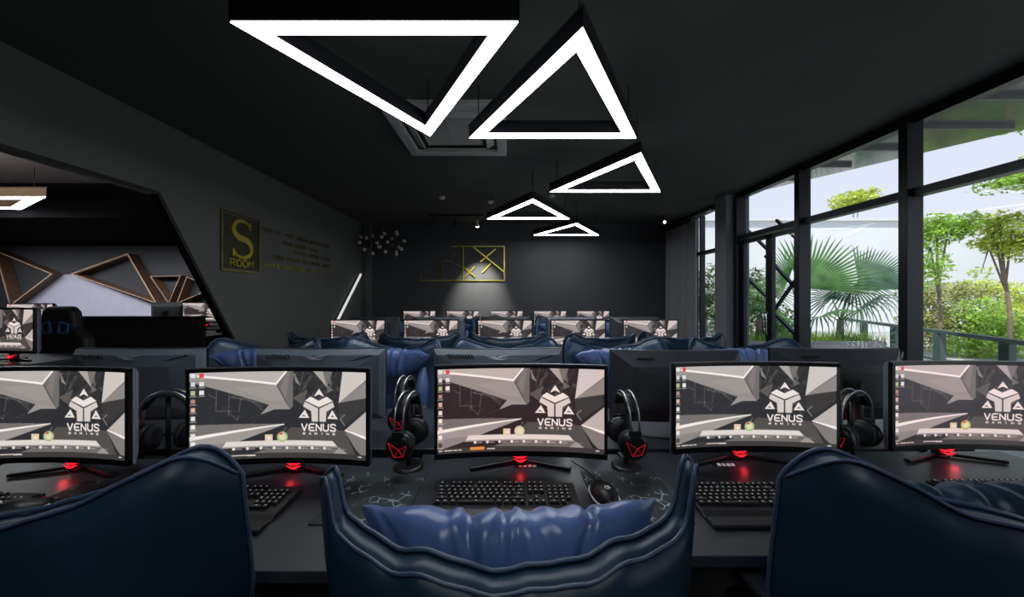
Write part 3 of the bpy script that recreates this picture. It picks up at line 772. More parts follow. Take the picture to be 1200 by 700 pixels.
# ------------------------------------------------------------------ chairs
def make_chair(wing=.5, dip=.11, tip=1.095, pillow=.99, corner=.80, cdrop=.075, wav=.003, pm='leather2'):
    t = thing('gaming_chair', '', 'chair')
    HW = .375
    def ztop(u):
        a_ = abs(u)
        if a_ < wing: k = .32*(a_/wing)**.85
        else:
            q = (a_-wing)/(.9-wing) if .9 > wing else 1; q = min(q, 1); k = .30+.70*(q*q*(3-2*q))
        z = tip-dip*(1-k)
        if a_ > corner: z -= cdrop*((a_-corner)/(1-corner))**2.4
        return z+wav*math.sin(u*15+.6)+wav*.5*math.sin(u*29+1)
    def yfwd(u): return .15*abs(u)**2.6
    NU, NV = 56, 12
    us = [math.sin((-1+2*i/NU)*PI/2*.9)/math.sin(PI/2*.9) for i in range(NU+1)]
    def pt(u, v, front):
        z0 = .42; zt = ztop(u); z = z0+(zt-z0)*v
        hw = HW*(.80+.20*min(1, v*1.6))
        th = .085*(1-.45*max(0, (v-.75)/.25)**2)
        th *= 1+.7*abs(u)**5
        if v < .1: th *= .8
        edge = (1-abs(u)**8)
        y = -.205-.10*((z-.42)/.68)+yfwd(u)
        # padding rolls on the front, broad swell on the back
        if front:
            y += th*.5*edge+.012*math.sin(min(1, abs(u)/.62)*PI)*edge*(1 if v < .93 else .3)+.004*math.sin(v*22)*edge
        else:
            y -= th*.5*edge+.016*math.sin(v*PI)*edge*(1-u*u)
            y += .003*noise.noise(Vector((u*4, v*7, 2)))
        return Vector((u*hw, y, z))
    mb = MB(); rings = []
    for j in range(NV+1):
        v = j/NV
        ring = [mb.bm.verts.new(pt(u, v, True)) for u in us]+[mb.bm.verts.new(pt(u, v, False)) for u in us[::-1][1:-1]]
        rings.append(ring)
    m_ = len(rings[0])
    for a, b in zip(rings, rings[1:]):
        for k in range(m_):
            mb._face([a[k], a[(k+1) % m_], b[(k+1) % m_], b[k]], 0 if k < NU else 1, True)
    def capit(ring, flip):
        fr = ring[:NU+1]; bk = [ring[0]]+ring[NU+1:][::-1]+[ring[NU]]
        for i in range(NU):
            vs = [fr[i], fr[i+1], bk[i+1], bk[i]]; vs = list(dict.fromkeys(vs))
            mb._face(vs, 1, True)
    capit(rings[0], 0); capit(rings[-1], 1)
    mb.build('backrest', [M['leather'], M['leather_teal']], t)
    # piping along both upper edges and down the sides
    pf = [pt(u, 1, True)+Vector((0, .001, .004)) for u in us]; pb = [pt(u, 1, False)+Vector((0, -.002, .003)) for u in us]
    sideL = [pt(-1, v, True) for v in (.45, .6, .75, .88, .96)]; sideR = [pt(1, v, True) for v in (.96, .88, .75, .6, .45)]
    MB().tube(sideL+pf+sideR, .0042, 6).build('piping', M['piping'], t)
    MB().tube(pb[1:-1], .0034, 6).build('piping', M['piping'], t)
    # head pillow, wrinkled
    if pillow:
        mb = MB(); NU2, NV2 = 110, 28
        rf = random.Random(12); FOLD = [(rf.uniform(-.9, .9), rf.uniform(-.25, .25), rf.uniform(.018, .04), rf.uniform(.006, .014)) for _ in range(13)]; rings = []
        ptop = pillow
        for i in range(NU2+1):
            a_ = -1+2*i/NU2; x = .32*a_; s_ = (1-a_*a_)**.85 if abs(a_) < 1 else 0
            s_ = max(s_, .02); ring = []
            for k in range(NV2):
                ph = 2*PI*k/NV2; cy, cz = math.cos(ph), math.sin(ph)
                wr = .005*math.sin(a_*27+cy*2.6*(1 if a_ > 0 else -1)+2*math.sin(a_*5)) + .006*noise.noise(Vector((a_*6, cy*1.2, cz)))
                wr -= sum(dp*math.exp(-((a_-a0_*(1+.35*cz))/wd)**2) for a0_, sl, wd, dp in FOLD)
                ry = (.062+wr)*s_; rz = (.105+wr*.7)*s_
                ring.append(mb.bm.verts.new((x, -.175+.09*abs(a_)**2.6+ry*(abs(cy)**.8)*(1 if cy > 0 else -1), ptop-.03*a_**4-.105*s_+rz*(abs(cz)**.8)*(1 if cz > 0 else -1))))
            rings.append(ring)
        for a, b in zip(rings, rings[1:]):
            for k in range(NV2): mb._face([a[k], a[(k+1) % NV2], b[(k+1) % NV2], b[k]], 0, True)
        mb._face(rings[0]); mb._face(rings[-1])
        mb.build('head_pillow', M[pm], t)
    # side bolsters on the front of the backrest
    for s in (-1, 1):
        pts = [(s*.24, -.125, .52), (s*.245, -.12, .65), (s*.25, -.135, .8), (s*.245, -.15, .92)]
        MB().tube(pts, [.03, .045, .045, .02], 12).build('bolster', M['leather2'], t)
    # seat
    mb = MB(); NU3 = 24; N3 = 16; rings = []
    for i in range(NU3+1):
        a_ = -1+2*i/NU3; s_ = max(.03, (1-abs(a_)**6)**.35 if abs(a_) < 1 else 0); ring = []
        for k in range(N3):
            ph = 2*PI*k/N3; cy, cz = math.cos(ph), math.sin(ph)
            ring.append(mb.bm.verts.new((.27*a_, .03+.25*(abs(cy)**.5)*(1 if cy > 0 else -1)*(.6+.4*s_), .44+(.065+.02*abs(a_)**2)*s_*(abs(cz)**.7)*(1 if cz > 0 else -1)+.02*a_*a_)))
        rings.append(ring)
    for a, b in zip(rings, rings[1:]):
        for k in range(N3): mb._face([a[k], a[(k+1) % N3], b[(k+1) % N3], b[k]], 0, True)
    mb._face(rings[0]); mb._face(rings[-1]); mb.build('seat', M['leather'], t)
    for s in (-1, 1):
        o = MB().box((s*.27, .06, .665), (.075, .30, .03)).build('armrest', M['arm_grey'], t, bevel=.012)
        MB().tube([(s*.24, .03, .40), (s*.27, .03, .42), (s*.27, .04, .655)], .016, 8).build('arm_post', M['black'], o)
    MB().lathe([(.05, .28), (.05, .36), (.12, .37), (.12, .385)], n=14).build('mechanism', M['black'], t)
    MB().lathe([(.025, .09), (.025, .3)], n=14).build('gas_column', M['black'], t)
    for k in range(5):
        a_ = 2*PI*k/5+.3; d = Vector((math.cos(a_), math.sin(a_), 0))
        sp = MB().bar(d*.02+Vector((0, 0, .11)), d*.29+Vector((0, 0, .075)), .04, .03).build('star_leg', M['black'], t, bevel=.006)
        MB().lathe([(.028, -.014), (.028, .014)], d*.29+Vector((0, 0, .028)), 14, Matrix.Rotation(PI/2, 3, 'X')).tube([d*.29+Vector((0, 0, .04)), d*.29+Vector((0, 0, .075))], .008, 6).build('caster', M['black_matt'], sp)
    return t

# ------------------------------------------------------------------ desk set
def make_desk(w=.81, d=.60):
    t = thing('desk', '', 'desk')
    MB().box((0, 0, .735), (w-.004, d, .03)).build('desktop', M['desk'], t, bevel=.003)
    for s in (-1, 1):
        MB().box((s*(w/2-.03), d*.29, .362), (.03, d*.36, .716)).build('side_panel', M['desk_leg'], t)
    MB().box((0, d/2-.05, .50), (w-.1, .018, .40)).build('modesty_panel', M['desk_leg'], t)
    return t
KEYM = {}
def keymesh(w):
    k = round(w, 4)
    if k not in KEYM:
        bm = bmesh.new(); d = .0155; h = .008
        lo = [bm.verts.new((sx*w/2, sy*d/2, 0)) for sx, sy in ((-1, -1), (1, -1), (1, 1), (-1, 1))]
        hi = [bm.verts.new((sx*(w/2-.002), sy*(d/2-.002)+.0005, h)) for sx, sy in ((-1, -1), (1, -1), (1, 1), (-1, 1))]
        bm.faces.new(hi)
        for i in range(4): bm.faces.new([lo[i], lo[(i+1) % 4], hi[(i+1) % 4], hi[i]])
        le = [bm.verts.new((x, y, h+.0003)) for x, y in ((-.0022, .0005), (.0022, .0005), (.0022, .0042), (-.0022, .0042))]
        f = bm.faces.new(le); f.material_index = 1
        me = bpy.data.meshes.new('keycap'); bm.to_mesh(me); bm.free(); me.materials.append(M['keys']); me.materials.append(M['key_legend']); KEYM[k] = me
    return KEYM[k]
def make_keyboard():
    t = thing('keyboard', '', 'keyboard')
    mb = MB(); mb.prism([(-.085, 0), (.08, 0), (.08, .022), (-.06, .014), (-.085, .006)], (-.228, 0, 0), (0, 1, 0), (0, 0, 1), .456)
    mb.build('case', M['key_base'], t, bevel=.002)
    P_ = .019; x0 = -.222+.0095
    rows = [[(0, 1), (2, 1), (3, 1), (4, 1), (5, 1), (6.5, 1), (7.5, 1), (8.5, 1), (9.5, 1), (11, 1), (12, 1), (13, 1), (14, 1)],
            [(i, 1) for i in range(13)]+[(13, 2)], [(0, 1.5)]+[(1.5+i, 1) for i in range(12)]+[(13.5, 1.5)],
            [(0, 1.75)]+[(1.75+i, 1) for i in range(11)]+[(12.75, 2.25)], [(0, 2.25)]+[(2.25+i, 1) for i in range(10)]+[(12.25, 2.75)],
            [(0, 1.25), (1.25, 1.25), (2.5, 1.25), (3.75, 6.25), (10, 1.25), (11.25, 1.25), (12.5, 1.25), (13.75, 1.25)]]
    for r, row in enumerate(rows):
        y = .064-r*.0188-(.003 if r else 0)
        ks = list(row)
        ks += [(15.3, 1), (16.3, 1), (17.3, 1)] if r in (0, 1, 2) else ([(16.3, 1)] if r == 4 else ([(15.3, 1), (16.3, 1), (17.3, 1)] if r == 5 else []))
        if r > 0: ks += [(18.6, 1), (19.6, 1), (20.6, 1), (21.6, 1)] if r < 5 else [(18.6, 2), (20.6, 1)]
        for kx, kw in ks:
            w = kw*P_-.0028
            o = bpy.data.objects.new('keycap', keymesh(w)); COL.objects.link(o); o.parent = t
            o.location = (x0+(kx+(kw-1)/2)*P_, y, .0145+(y+.06)*.057); o.rotation_euler = (.057, 0, 0)
    return t
def make_mouse():
    t = thing('computer_mouse', '', 'mouse')
    mb = MB(); rings = []; n = 18
    for i in range(15):
        k = i/14; y = -.062+.124*k
        w = .033*(math.sin(PI*min(1, max(0, k*.94+.03)))**.45)*(1-.08*math.cos(k*2*PI)); h = .038*(math.sin(PI*(k*.9+.05))**.6)*(1.12-.35*k)
        rings.append([mb.bm.verts.new((w*math.cos(a_), y, max(.001, .004+h*max(0, math.sin(a_))**.8))) for a_ in [PI*j/(n-1) for j in range(n)]])
    for a, b in zip(rings, rings[1:]):
        for j in range(n-1): mb._face([a[j], b[j], b[j+1], a[j+1]], 0, True)
        mb._face([a[0], a[-1], b[-1], b[0]])
    mb._face(rings[0]); mb._face(rings[-1]); mb.build('body', M['black'], t)
    pts = [(.034*math.cos(a_)*1.0, -.01+.055*math.sin(a_), .006) for a_ in [PI+PI*j/16 for j in range(17)]]
    pts = [(.024, .052, .008), (.0335, .03, .008)]+[(.0350*math.cos(-a_), -.01+.056*math.sin(-a_), .008) for a_ in [PI*j/16 for j in range(17)]]+[(-.0335, .03, .008), (-.024, .052, .008)]
    MB().tube(pts, .0030, 6).build('light_strip', M['white_mark'], t, label='pale strip round the heel')
    MB().lathe([(.009, -.004), (.009, .004)], (0, .034, .028), 14, Matrix.Rotation(PI/2, 3, 'Y')).build('scroll_wheel', M['black_matt'], t)
    mb = MB()
    for ln in GLY['G']:
        for a, b in zip(ln, ln[1:]): mb.bar((-.006+a[0]*.012, -.03+a[1]*.012, .0425), (-.006+b[0]*.012, -.03+b[1]*.012, .0425), .0028, .002)
    mb.build('logo', M['white_mark'], t, label='white G mark')
    MB().tube([(0, .06, .008), (.01, .10, .004), (.0, .15, .003), (-.03, .22, .003)], .002, 6).build('cable', M['black'], t)
    return t
def make_headset():
    """hanging headset: band in the local XZ plane, top of band at z=0"""
    t = thing('headset', '', 'headset')
    for s in (-.016, .016):
        pts = []
        for i in range(25):
            a_ = PI*i/24; pts.append((.088*math.cos(a_), s, -.088+.088*math.sin(a_)))
        pts = [(.092, s, -.14)]+pts+[(-.092, s, -.14)]
        MB().tube(pts, .0042, 8).build('band_rail', M['chrome_soft'], t, label='bright metal rail of the headband')
    mb = MB(); pr = None
    for i in range(19):
        a_ = PI*(.12+.76*i/18); x = .080*math.cos(a_); z = -.092+.084*math.sin(a_)
        q = [mb.bm.verts.new((x, y, z)) for y in (-.02, .02)]+[mb.bm.verts.new((x*.93, y, z-.006)) for y in (.02, -.02)]
        if pr:
            for k in range(4): mb._face([pr[k], q[k], q[(k+1) % 4], pr[(k+1) % 4]], 0, True)
        else: mb._face(q)
        pr = q
    mb._face(pr); mb.build('headband_pad', M['black_matt'], t)
    for s in (-1, 1):
        R = Matrix.Rotation(s*PI/2, 3, 'Y')
        cup = MB().lathe([(.040, -.028), (.050, -.02), (.052, -.002), (.047, .008), (.036, .014)], (s*.085, 0, -.175), 24, R).build('ear_cup', M['black'], t)
        MB().lathe([(.030, -.05), (.046, -.044), (.047, -.03), (.042, -.026)], (s*.085, 0, -.175), 24, R).build('ear_pad', M['black_matt'], cup)
        mb = MB(); V_ = [(-.034, .012), (-.006, -.004), (.034, .020), (.012, -.030), (-.022, -.026)]
        for i, j in ((0, 1), (1, 2), (2, 3), (3, 1), (3, 4), (4, 1), (4, 0)):
            a, b = V_[i], V_[j]; X_ = s*(.085+.016)
            mb.bar((X_, a[0], -.175+a[1]), (X_, b[0], -.175+b[1]), .0012, .003, up=(1, 0, 0))
        mb.build('red_lines', M['red_line'], cup, label='red lit angular lines')
        MB().box((s*.092, 0, -.128), (.012, .045, .02)).build('yoke', M['black'], t, bevel=.003)
    return t
def make_stand():
    t = thing('headset_stand', '', 'stand')
    MB().lathe([(.055, 0), (.055, .008), (.045, .014)], n=24).build('base', M['black'], t)
    MB().tube([(0, 0, .01), (0, 0, .272)], .008, 10).build('pole', M['black'], t)
    MB().box((0, 0, .275), (.05, .055, .012)).build('cradle', M['black'], t, bevel=.005)
    return t

DZ = .75
ST = [-1.70, -.88, -.05, .77, 1.58]
ORD = ['leftmost', 'second from left', 'middle', 'second from right', 'rightmost']
# ---- front desks (their row stands slightly askew, the left end is nearer)
dproto = make_desk()
front = [(-1.62, 1.25, 'cool', 0), (-.793, 1.245, 'cool', .02), (.041, 1.30, 'warm', 0), (.915, 1.345, 'cool', 0), (1.755, 1.36, 'pink', -.03)]
FN = ['at the far left, cut by the photo edge', 'left of centre', 'in the centre of the front row', 'right of centre', 'at the far right, cut by the photo edge']
DY = [1.13, 1.14, 1.17, 1.19, 1.20]
DXc = [-1.57, -.765, .045, .86, 1.675]
for i in range(5):
    o = place(dproto, (DXc[i], DY[i], 0), 0, 'dark front row desk '+['at the far left edge of the photo', 'behind the large blue chair on the left', 'behind the middle foreground chair', 'between the middle and right foreground chairs', 'at the far right edge of the photo'][i], 'front row desks')
for i, (x, y, pic, rz) in enumerate(front):
    p = make_monitor('a', pic)
    place(p, (x, y, DZ), rz, 'lit curved monitor facing us '+FN[i], 'front row monitors facing us')
# opposing side, one long bench
def bench(x0, x1, yc, d, lab):
    t = thing('bench_desk', lab, 'desk', ((x0+x1)/2, yc, 0), 0, 'long bench desks'); w = x1-x0
    MB().box((0, 0, .735), (w, d, .03)).build('desktop', M['desk'], t, bevel=.003)
    for k in range(6): MB().box((-w/2+.03+k*(w-.06)/5, 0, .36), (.03, d*.75, .72)).build('leg_panel', M['desk_leg'], t)
    return t
bench(-2.12, 2.0, 1.80, .56, 'long dark bench desk directly behind the front row monitors')
bench(-2.12, 2.0, 4.24, 1.15, 'long dark bench desk of the second row of screens')
bench(-2.12, 2.0, 6.98, .70, 'long dark bench desk of the last row by the back wall')
pa = make_monitor('a', 'small'); pb = make_monitor('b', 'small')
OX = [-1.78, -.91, -.056, .80, 1.575]; OT = ['a', 'a', 'a', 'b', 'b']
for i in range(5):
    place(pa if OT[i] == 'a' else pb, (OX[i], 1.70, DZ+(.0 if i != 3 else -.01)), PI, ['grey monitor back with winged badge, leftmost one behind the front row', 'grey monitor back with winged badge, behind the screen left of centre', 'grey monitor back with winged badge, behind the centre screen', 'dark monitor back with slanted corner, behind the screen right of centre', 'dark monitor back below the garden window, rightmost one behind the front row'][i], 'monitors turned away behind the front row')
for i in range(5):
    place(pa, (ST[i], 4.0, DZ), 0, 'lit monitor in the second row, '+ORD[i], 'second row monitors facing us')
for i in range(5):
    place(pa if i % 2 else pb, (ST[i], 4.47, DZ), PI, 'monitor turned away behind the second row screens, '+ORD[i], 'second row monitors turned away')
for i in range(5):
    place(pa, (ST[i], 6.72, DZ), 0, 'lit monitor in the last row by the back wall, '+ORD[i], 'last row monitors')

# ---- keyboards, pads, mice
kb = make_keyboard(); ms = make_mouse()
KX = [(-1.72, 1.06, .0), (-.915, 1.10, .0), (-.012, 1.125, 0), (.80, 1.12, 0), (1.66, 1.14, 0)]
for i, (x, y, rz) in enumerate(KX):
    if i in (1, 3):
        o = MB().box((0, 0, .007), (.456, .045, .014)).build('wrist_rest', M['black_matt'], bevel=.005, loc=(x, y-.110, DZ))
        tag(o, 'flat black wrist rest in front of the keyboard '+('left' if i == 1 else 'right')+' of the middle chair', 'wrist rest', 'keyboard wrist rests')
    place(kb, (x, y, DZ), rz, 'black keyboard '+['at the far left edge, beside the white edged mouse', 'left of the middle chair', 'behind the middle chair pillow', 'right of the middle chair', 'at the far right edge, behind the right chair'][i], 'front row keyboards')
PX = [(-1.36, 1.10), (-.44, 1.16), (.40, 1.165), (1.20, 1.15)]
for i, (x, y) in enumerate(PX):
    o = MB().box((0, 0, .002), (.27, .30, .004)).build('mouse_pad', M['pad'], loc=(x, y, DZ))
    o.rotation_euler = (0, 0, (.0, .0, .0, .0)[i])
    tag(o, 'dark mouse pad with pale shards '+['beside the left chair', 'between the left and middle keyboards', 'right of the middle keyboard under a mouse', 'behind the right foreground chair'][i], 'mouse pad', 'front row mouse pads')
MX = [(-1.47, 1.05, -.5), (.305, 1.14, .1), (1.20, 1.16, 0)]
for i, (x, y, rz) in enumerate(MX):
    o = place(ms, (x, y, DZ+.004), rz, 'black mouse '+['with white edge near the far left keyboard', 'with white G mark right of the middle keyboard', 'on the pad behind the right foreground chair'][i], 'front row mice'); o.scale = (1.18,)*3

# small label stickers on the desks
for i, (x, y) in enumerate(((.07, 1.37), (.84, 1.375))):
    t = thing('desk_sticker', 'small white slanted sticker on the desk under the monitor '+('in the centre' if i == 0 else 'right of centre'), 'sticker', (x, y, DZ), 0, 'desk stickers')
    mb = MB()
    for k in range(4): mb.prism([(-.035+k*.018, -.012), (-.022+k*.018, -.012), (-.018+k*.018, .010), (-.03+k*.018, .010)], (0, 0, .001), (1, 0, 0), (0, 1, 0), .0008)
    mb.build('mark', M['white_mark'], t)
    MB().box((-.005, 0, .0006), (.10, .035, .001)).build('backing', M['black'], t)

# ---- headsets on stands
hp = make_headset(); sp_ = make_stand()
HS = [(-1.32, 1.37, .25, 'between the far left and left screens'), (-.385, 1.35, 1.45, 'between the left and centre screens'),
      (.447, 1.36, 1.6, 'between the centre and right screens'), (1.335, 1.38, .3, 'between the right and far right screens')]
for x, y, a_, lab in HS:
    place(sp_, (x, y, DZ), a_, 'black headset stand '+lab, 'headset stands on the front desks')
    place(hp, (x, y, DZ+.290), a_, 'black headset with red lines '+lab, 'headsets on the front desks')
HS2 = [(-1.34, 1.64, .8, 'left'), (-.475, 1.62, 1.5, 'left of centre'), (.37, 1.66, 1.5, 'right of centre'), (1.20, 1.66, .3, 'right')]
for x, y, a_, lab in HS2:
    place(sp_, (x, y, DZ), a_, 'headset stand of the opposite desks behind the front row, '+lab, 'headset stands on the opposite desks')
    place(hp, (x, y, DZ+.290), a_, 'headset of the opposite desks behind the front row, '+lab, 'headsets on the opposite desks')

# ---- chairs
c_mid = make_chair(wing=.84, dip=.142, tip=1.075, pillow=.985, corner=.9, cdrop=.04, wav=.006)
c_mid.location = (0.0, .855, 0); c_mid.rotation_euler = (0, 0, .035); c_mid['label'] = 'blue leather gaming chair in the middle foreground, wrinkled pillow above its dipped back'; c_mid['group'] = 'foreground chairs seen from behind'
c_left = make_chair(wing=.40, dip=.10, tip=1.105, pillow=0)
c_left.location = (-.93, .88, 0); c_left['label'] = 'large navy leather gaming chair at the lower left corner, seen from behind'; c_left['group'] = 'foreground chairs seen from behind'
cp = make_chair(wing=.35, dip=.10, tip=1.11, pillow=1.04)
c_right = make_chair(wing=.35, dip=.10, tip=1.11, pillow=1.035, pm='leather_teal')
place(c_right, (.92, .86, 0), 0, 'large navy leather gaming chair at the lower right corner, seen from behind', 'foreground chairs seen from behind')
for i in range(5):
    place(cp, (ST[i]+(0, .02, .03, .0, .05)[i], 2.33, .0), PI+(.1, -.15, 0, .12, -.1)[i], 'blue gaming chair facing us behind the front monitors, '+ORD[i], 'chairs facing us behind the front monitors')
cr = make_chair(wing=.6, dip=.06, tip=1.085, pillow=1.03)
for i in range(5):
    place(cr, (ST[i]+.03, 3.42, 0), (0, .2, -.05, .3, -.2)[i], 'dark blue chair, back to us, before the second row screens, '+ORD[i], 'chairs before the second row')
for i in range(5):
    place(cr, (ST[i], 5.08, 0), PI+(.2, 0, -.2, .1, 0)[i], 'blue gaming chair facing us behind the second row screens, '+ORD[i], 'chairs behind the second row')
for i in range(5):
    place(cr, (ST[i]+.04, 6.18, 0), (.1, -.2, .15, 0, .2)[i], 'blue chair, back to us, before the last row screens, '+ORD[i], 'chairs before the last row')
# ---- next room furniture
ZP = .17
def bench2(x0, x1, yc, d, lab):
    t = bench(x0, x1, yc, d, lab); t.location.z = ZP; return t
bench2(-9.0, -3.75, 4.50, .7, 'dark desk in the next room seen through the opening, middle one')
bench2(-9.0, -3.5, 5.85, .7, 'dark desk in the next room, farthest from us')
t = thing('low_partition', 'low black partition in the next room behind the left monitors', 'partition', (-4.9, 4.0, ZP))
MB().box((0, 0, .5), (2.9, .05, 1.0)).build('panel', M['black_matt'], t)
MB().box((0, 0, 1.01), (2.94, .09, .02)).build('top_cap', M['black'], t)
bench2(-5.6, -3.45, 2.75, .6, 'dark desk close behind the wall opening at the far left')
for x, y, z, rz, lab in ((-6.27, 4.66, ZP+.05, 0, 'lit monitor in the next room, partly hidden by the racing chair'), (-5.00, 5.78, ZP-.02+.02, 0, 'lit monitor in the next room beside the slanted wall edge'),
                     (-3.78, 2.62, ZP-.07+.07, 0, 'lit monitor close behind the wall opening, cut by the left photo edge')):
    place(pa, (x, y, DZ+ZP), rz, lab, 'monitors in the next room')
o = place(pb, (-5.62, 5.85, DZ+ZP), PI, 'dark back of a monitor with red light in the next room', 'monitors in the next room')
# racing chair
t = thing('racing_chair', 'black racing style gaming chair with blue edged belt holes, next room', 'chair', (-4.13, 3.42, ZP))
mb = MB(); prof = []
pol = [(-.27, .42), (-.29, .70), (-.25, .86), (-.16, .96), (-.14, 1.10), (-.10, 1.15), (.10, 1.15), (.14, 1.10), (.16, .96), (.25, .86), (.29, .70), (.27, .42)]
mb.prism(pol, (0, -.1, 0), (1, 0, 0), (0, 0, 1), .10); mb.build('backrest', M['black_matt'], t, bevel=.03, seg=3)
for s in (-1, 1):
    mb = MB(); q = [(s*.035, .91), (s*.11, .91), (s*.135, .97) if 0 else (s*.125, .985), (s*.05, 1.01)]
    for a, b in zip(q, q[1:]+q[:1]): mb.bar((a[0], -.205, a[1]), (b[0], -.205, b[1]), .014, .012, up=(0, 1, 0))
    mb.build('belt_hole_rim', M['blue_trim'], t, label='blue rim of the belt hole')
MB().box((0, .14, .40), (.5, .5, .12)).build('seat', M['black_matt'], t, bevel=.04)
MB().tube([(0, .1, .1), (0, .1, .36)], .03, 10).build('gas_column', M['black'], t)
for k in range(5):
    a_ = 2*PI*k/5; MB().bar((0, .1, .1), (.3*math.cos(a_), .1+.3*math.sin(a_), .04), .05, .04).box((.3*math.cos(a_), .1+.3*math.sin(a_), .03), (.04, .04, .06)).build('star_leg', M['black'], t)

# ------------------------------------------------------------------ outside
struct('ground_terrace', MB().box((10.2, 8, -.06), (13, 26, .1)), M['deck'])
struct('ground_beyond', MB().box((28, 10, -.4), (24, 60, .1)), M['leaf_deep'])
# canopy with slanted edge
t = thing('terrace_canopy', 'glossy grey canopy with ribs above the terrace windows', 'canopy', (XR+.16, 4, ZC+.06))
mb = MB(); ed = [(.0, -6), (3.6, -6), (2.9, -.6), (1.42, 0.0-.35), (.62, 1.25), (.05, 2.6), (0, 2.6)]
edge_pts = [(0.0, -6.0), (3.9, -6.0), (2.55, -2.0), (1.42, -.51), (.55, 1.0), (.0, 1.95)]
mb.prism(edge_pts, (0, 0, 0), (1, 0, 0), (0, 1, 0), .06); mb.build('sheet', M['canopy'], t)
mb = MB()
for k in range(16):
    y = -5.6+k*.5
    xm = 3.7
    for (x0_, y0_), (x1_, y1_) in zip(edge_pts[1:], edge_pts[2:]):
        if min(y0_, y1_) <= y <= max(y0_, y1_): xm = x0_+(x1_-x0_)*(y-y0_)/(y1_-y0_)
    if y < 1.9: mb.box((xm/2-.15, y, -.02), (xm-.3, .025, .04))
mb.build('rib', M['canopy_rib'], t)
# neighbour building
t = thing('neighbour_building', 'long plain white building wall behind the palms', 'building', (11.5, 14.3, 0))
MB().box((-.2, .3, 2.25), (17, .6, 4.5)).build('wall', brickwall(), t)
MB().box((-.2, .28, 4.55), (17.2, .8, .12)).build('coping', M['white_wall'], t)
t = thing('pale_garden_wall', 'low pale wall behind the trees at the right', 'wall', (17, 9.5, 0))
MB().box((0, 0, .95), (5, .3, 1.9)).build('wall', brickwall(), t); MB().box((0, 0, 1.93), (5.1, .4, .06)).build('coping', M['white_wall'], t)
# railing
def rl(x, y, h): s = h/(y-349.); return Vector(((x-597)*s, F*s, EYE-h))
A_ = rl(1200, 402, .5); B_ = rl(985, 373.5, .5); d_ = (A_-B_).normalized(); A2 = A_+d_*2.2
t = thing('terrace_railing', 'grey green steel railing along the terrace edge', 'railing', (B_.x, B_.y, 0))
o0 = Vector((B_.x, B_.y, 0))
MB().bar(A2-o0, B_-o0, .07, .05).build('top_rail', M['rail'], t)
MB().bar(A2-o0-Vector((0, 0, .42)), B_-o0-Vector((0, 0, .42)), .035, .03).build('lower_rail', M['rail'], t)
L_ = (A2-B_).length
for k in range(7):
    p = B_-o0+(A2-B_)*(k/6); MB().box((p.x, p.y, .445), (.09, .09, .89)).build('post', M['rail'], t)
# planter
t = thing('planter_box', 'pale concrete planter box with grass below the palms', 'planter', (5.5, 6.75, 0))
mb = MB(); mb.box((0, -.33, .3), (2.6, .06, .62)).box((0, .33, .3), (2.6, .06, .62)).box((-1.27, 0, .3), (.06, .6, .62)).box((1.27, 0, .3), (.06, .6, .62)); mb.build('box', M['concrete'], t, bevel=.008)
MB().box((0, 0, .28), (2.48, .6, .5)).build('soil', M['bark'], t)
mb = MB(); rnd = random.Random(9)
for i in range(1500):
    x, y = rnd.uniform(-1.25, 1.3), rnd.uniform(-.32, .3); h = rnd.uniform(.12, .30); a_ = rnd.uniform(0, 2*PI); w = .008
    lx, ly = rnd.uniform(-.1, .1), rnd.uniform(-.1, .1)
    v = [mb.bm.verts.new(p) for p in ((x-w*math.cos(a_), y-w*math.sin(a_), .53), (x+w*math.cos(a_), y+w*math.sin(a_), .53), (x+lx, y+ly, .53+h))]
    mb._face(v)
o = mb.build('planter_grass', M['leaf_green'], loc=(5.6, 6.75, 0)); tag(o, 'tuft of fine grass growing in the concrete planter', 'grass', kind='stuff')

def fan_leaf(mb, base, tipc, r, up, nseg=26, spread=2.3, droop=.25, rnd=random, axd=None):
    """fan palm leaf: petiole from base to tipc, segments radiating from tipc"""
    base = Vector(base); c = Vector(tipc)
    ax = Vector(axd).normalized() if axd else (c-base).normalized(); nrm = Vector(up); side = ax.cross(nrm).normalized(); nrm = side.cross(ax).normalized()
    mb.tube([base, base.lerp(c, .5)+Vector((0, 0, .03)), c], [.014, .011, .008], 6, 1)
    for i in range(nseg):
        a_ = (-.5+(i+.5)/nseg)*2*spread
        d = ax*math.cos(a_)+side*math.sin(a_); L_ = r*(.72+.28*math.cos(a_*.6))*rnd.uniform(.92, 1.05)
        w = r*.021; sd = (side*math.cos(a_)-ax*math.sin(a_))
        p0 = c; pm = c+d*L_*.5+nrm*.02; pe = c+d*L_*.85-Vector((0, 0, L_*droop*.35)); pt_ = c+d*L_-Vector((0, 0, L_*droop))
        rows = [(p0, .004), (pm, w), (pe, w*.55), (pt_, .002)]
        v = []
        for p, ww in rows:
            v.append((mb.bm.verts.new(p-sd*ww+nrm*ww*.0), mb.bm.verts.new(p+nrm*-ww*.5), mb.bm.verts.new(p+sd*ww)))
        for q, r_ in zip(v, v[1:]):
            mb._face([q[0], r_[0], r_[1], q[1]], 0); mb._face([q[1], r_[1], r_[2], q[2]], 0)
def pt3(x, y, Y): return Vector(((x-597)/F*Y, Y, EYE+(349-y)/F*Y))
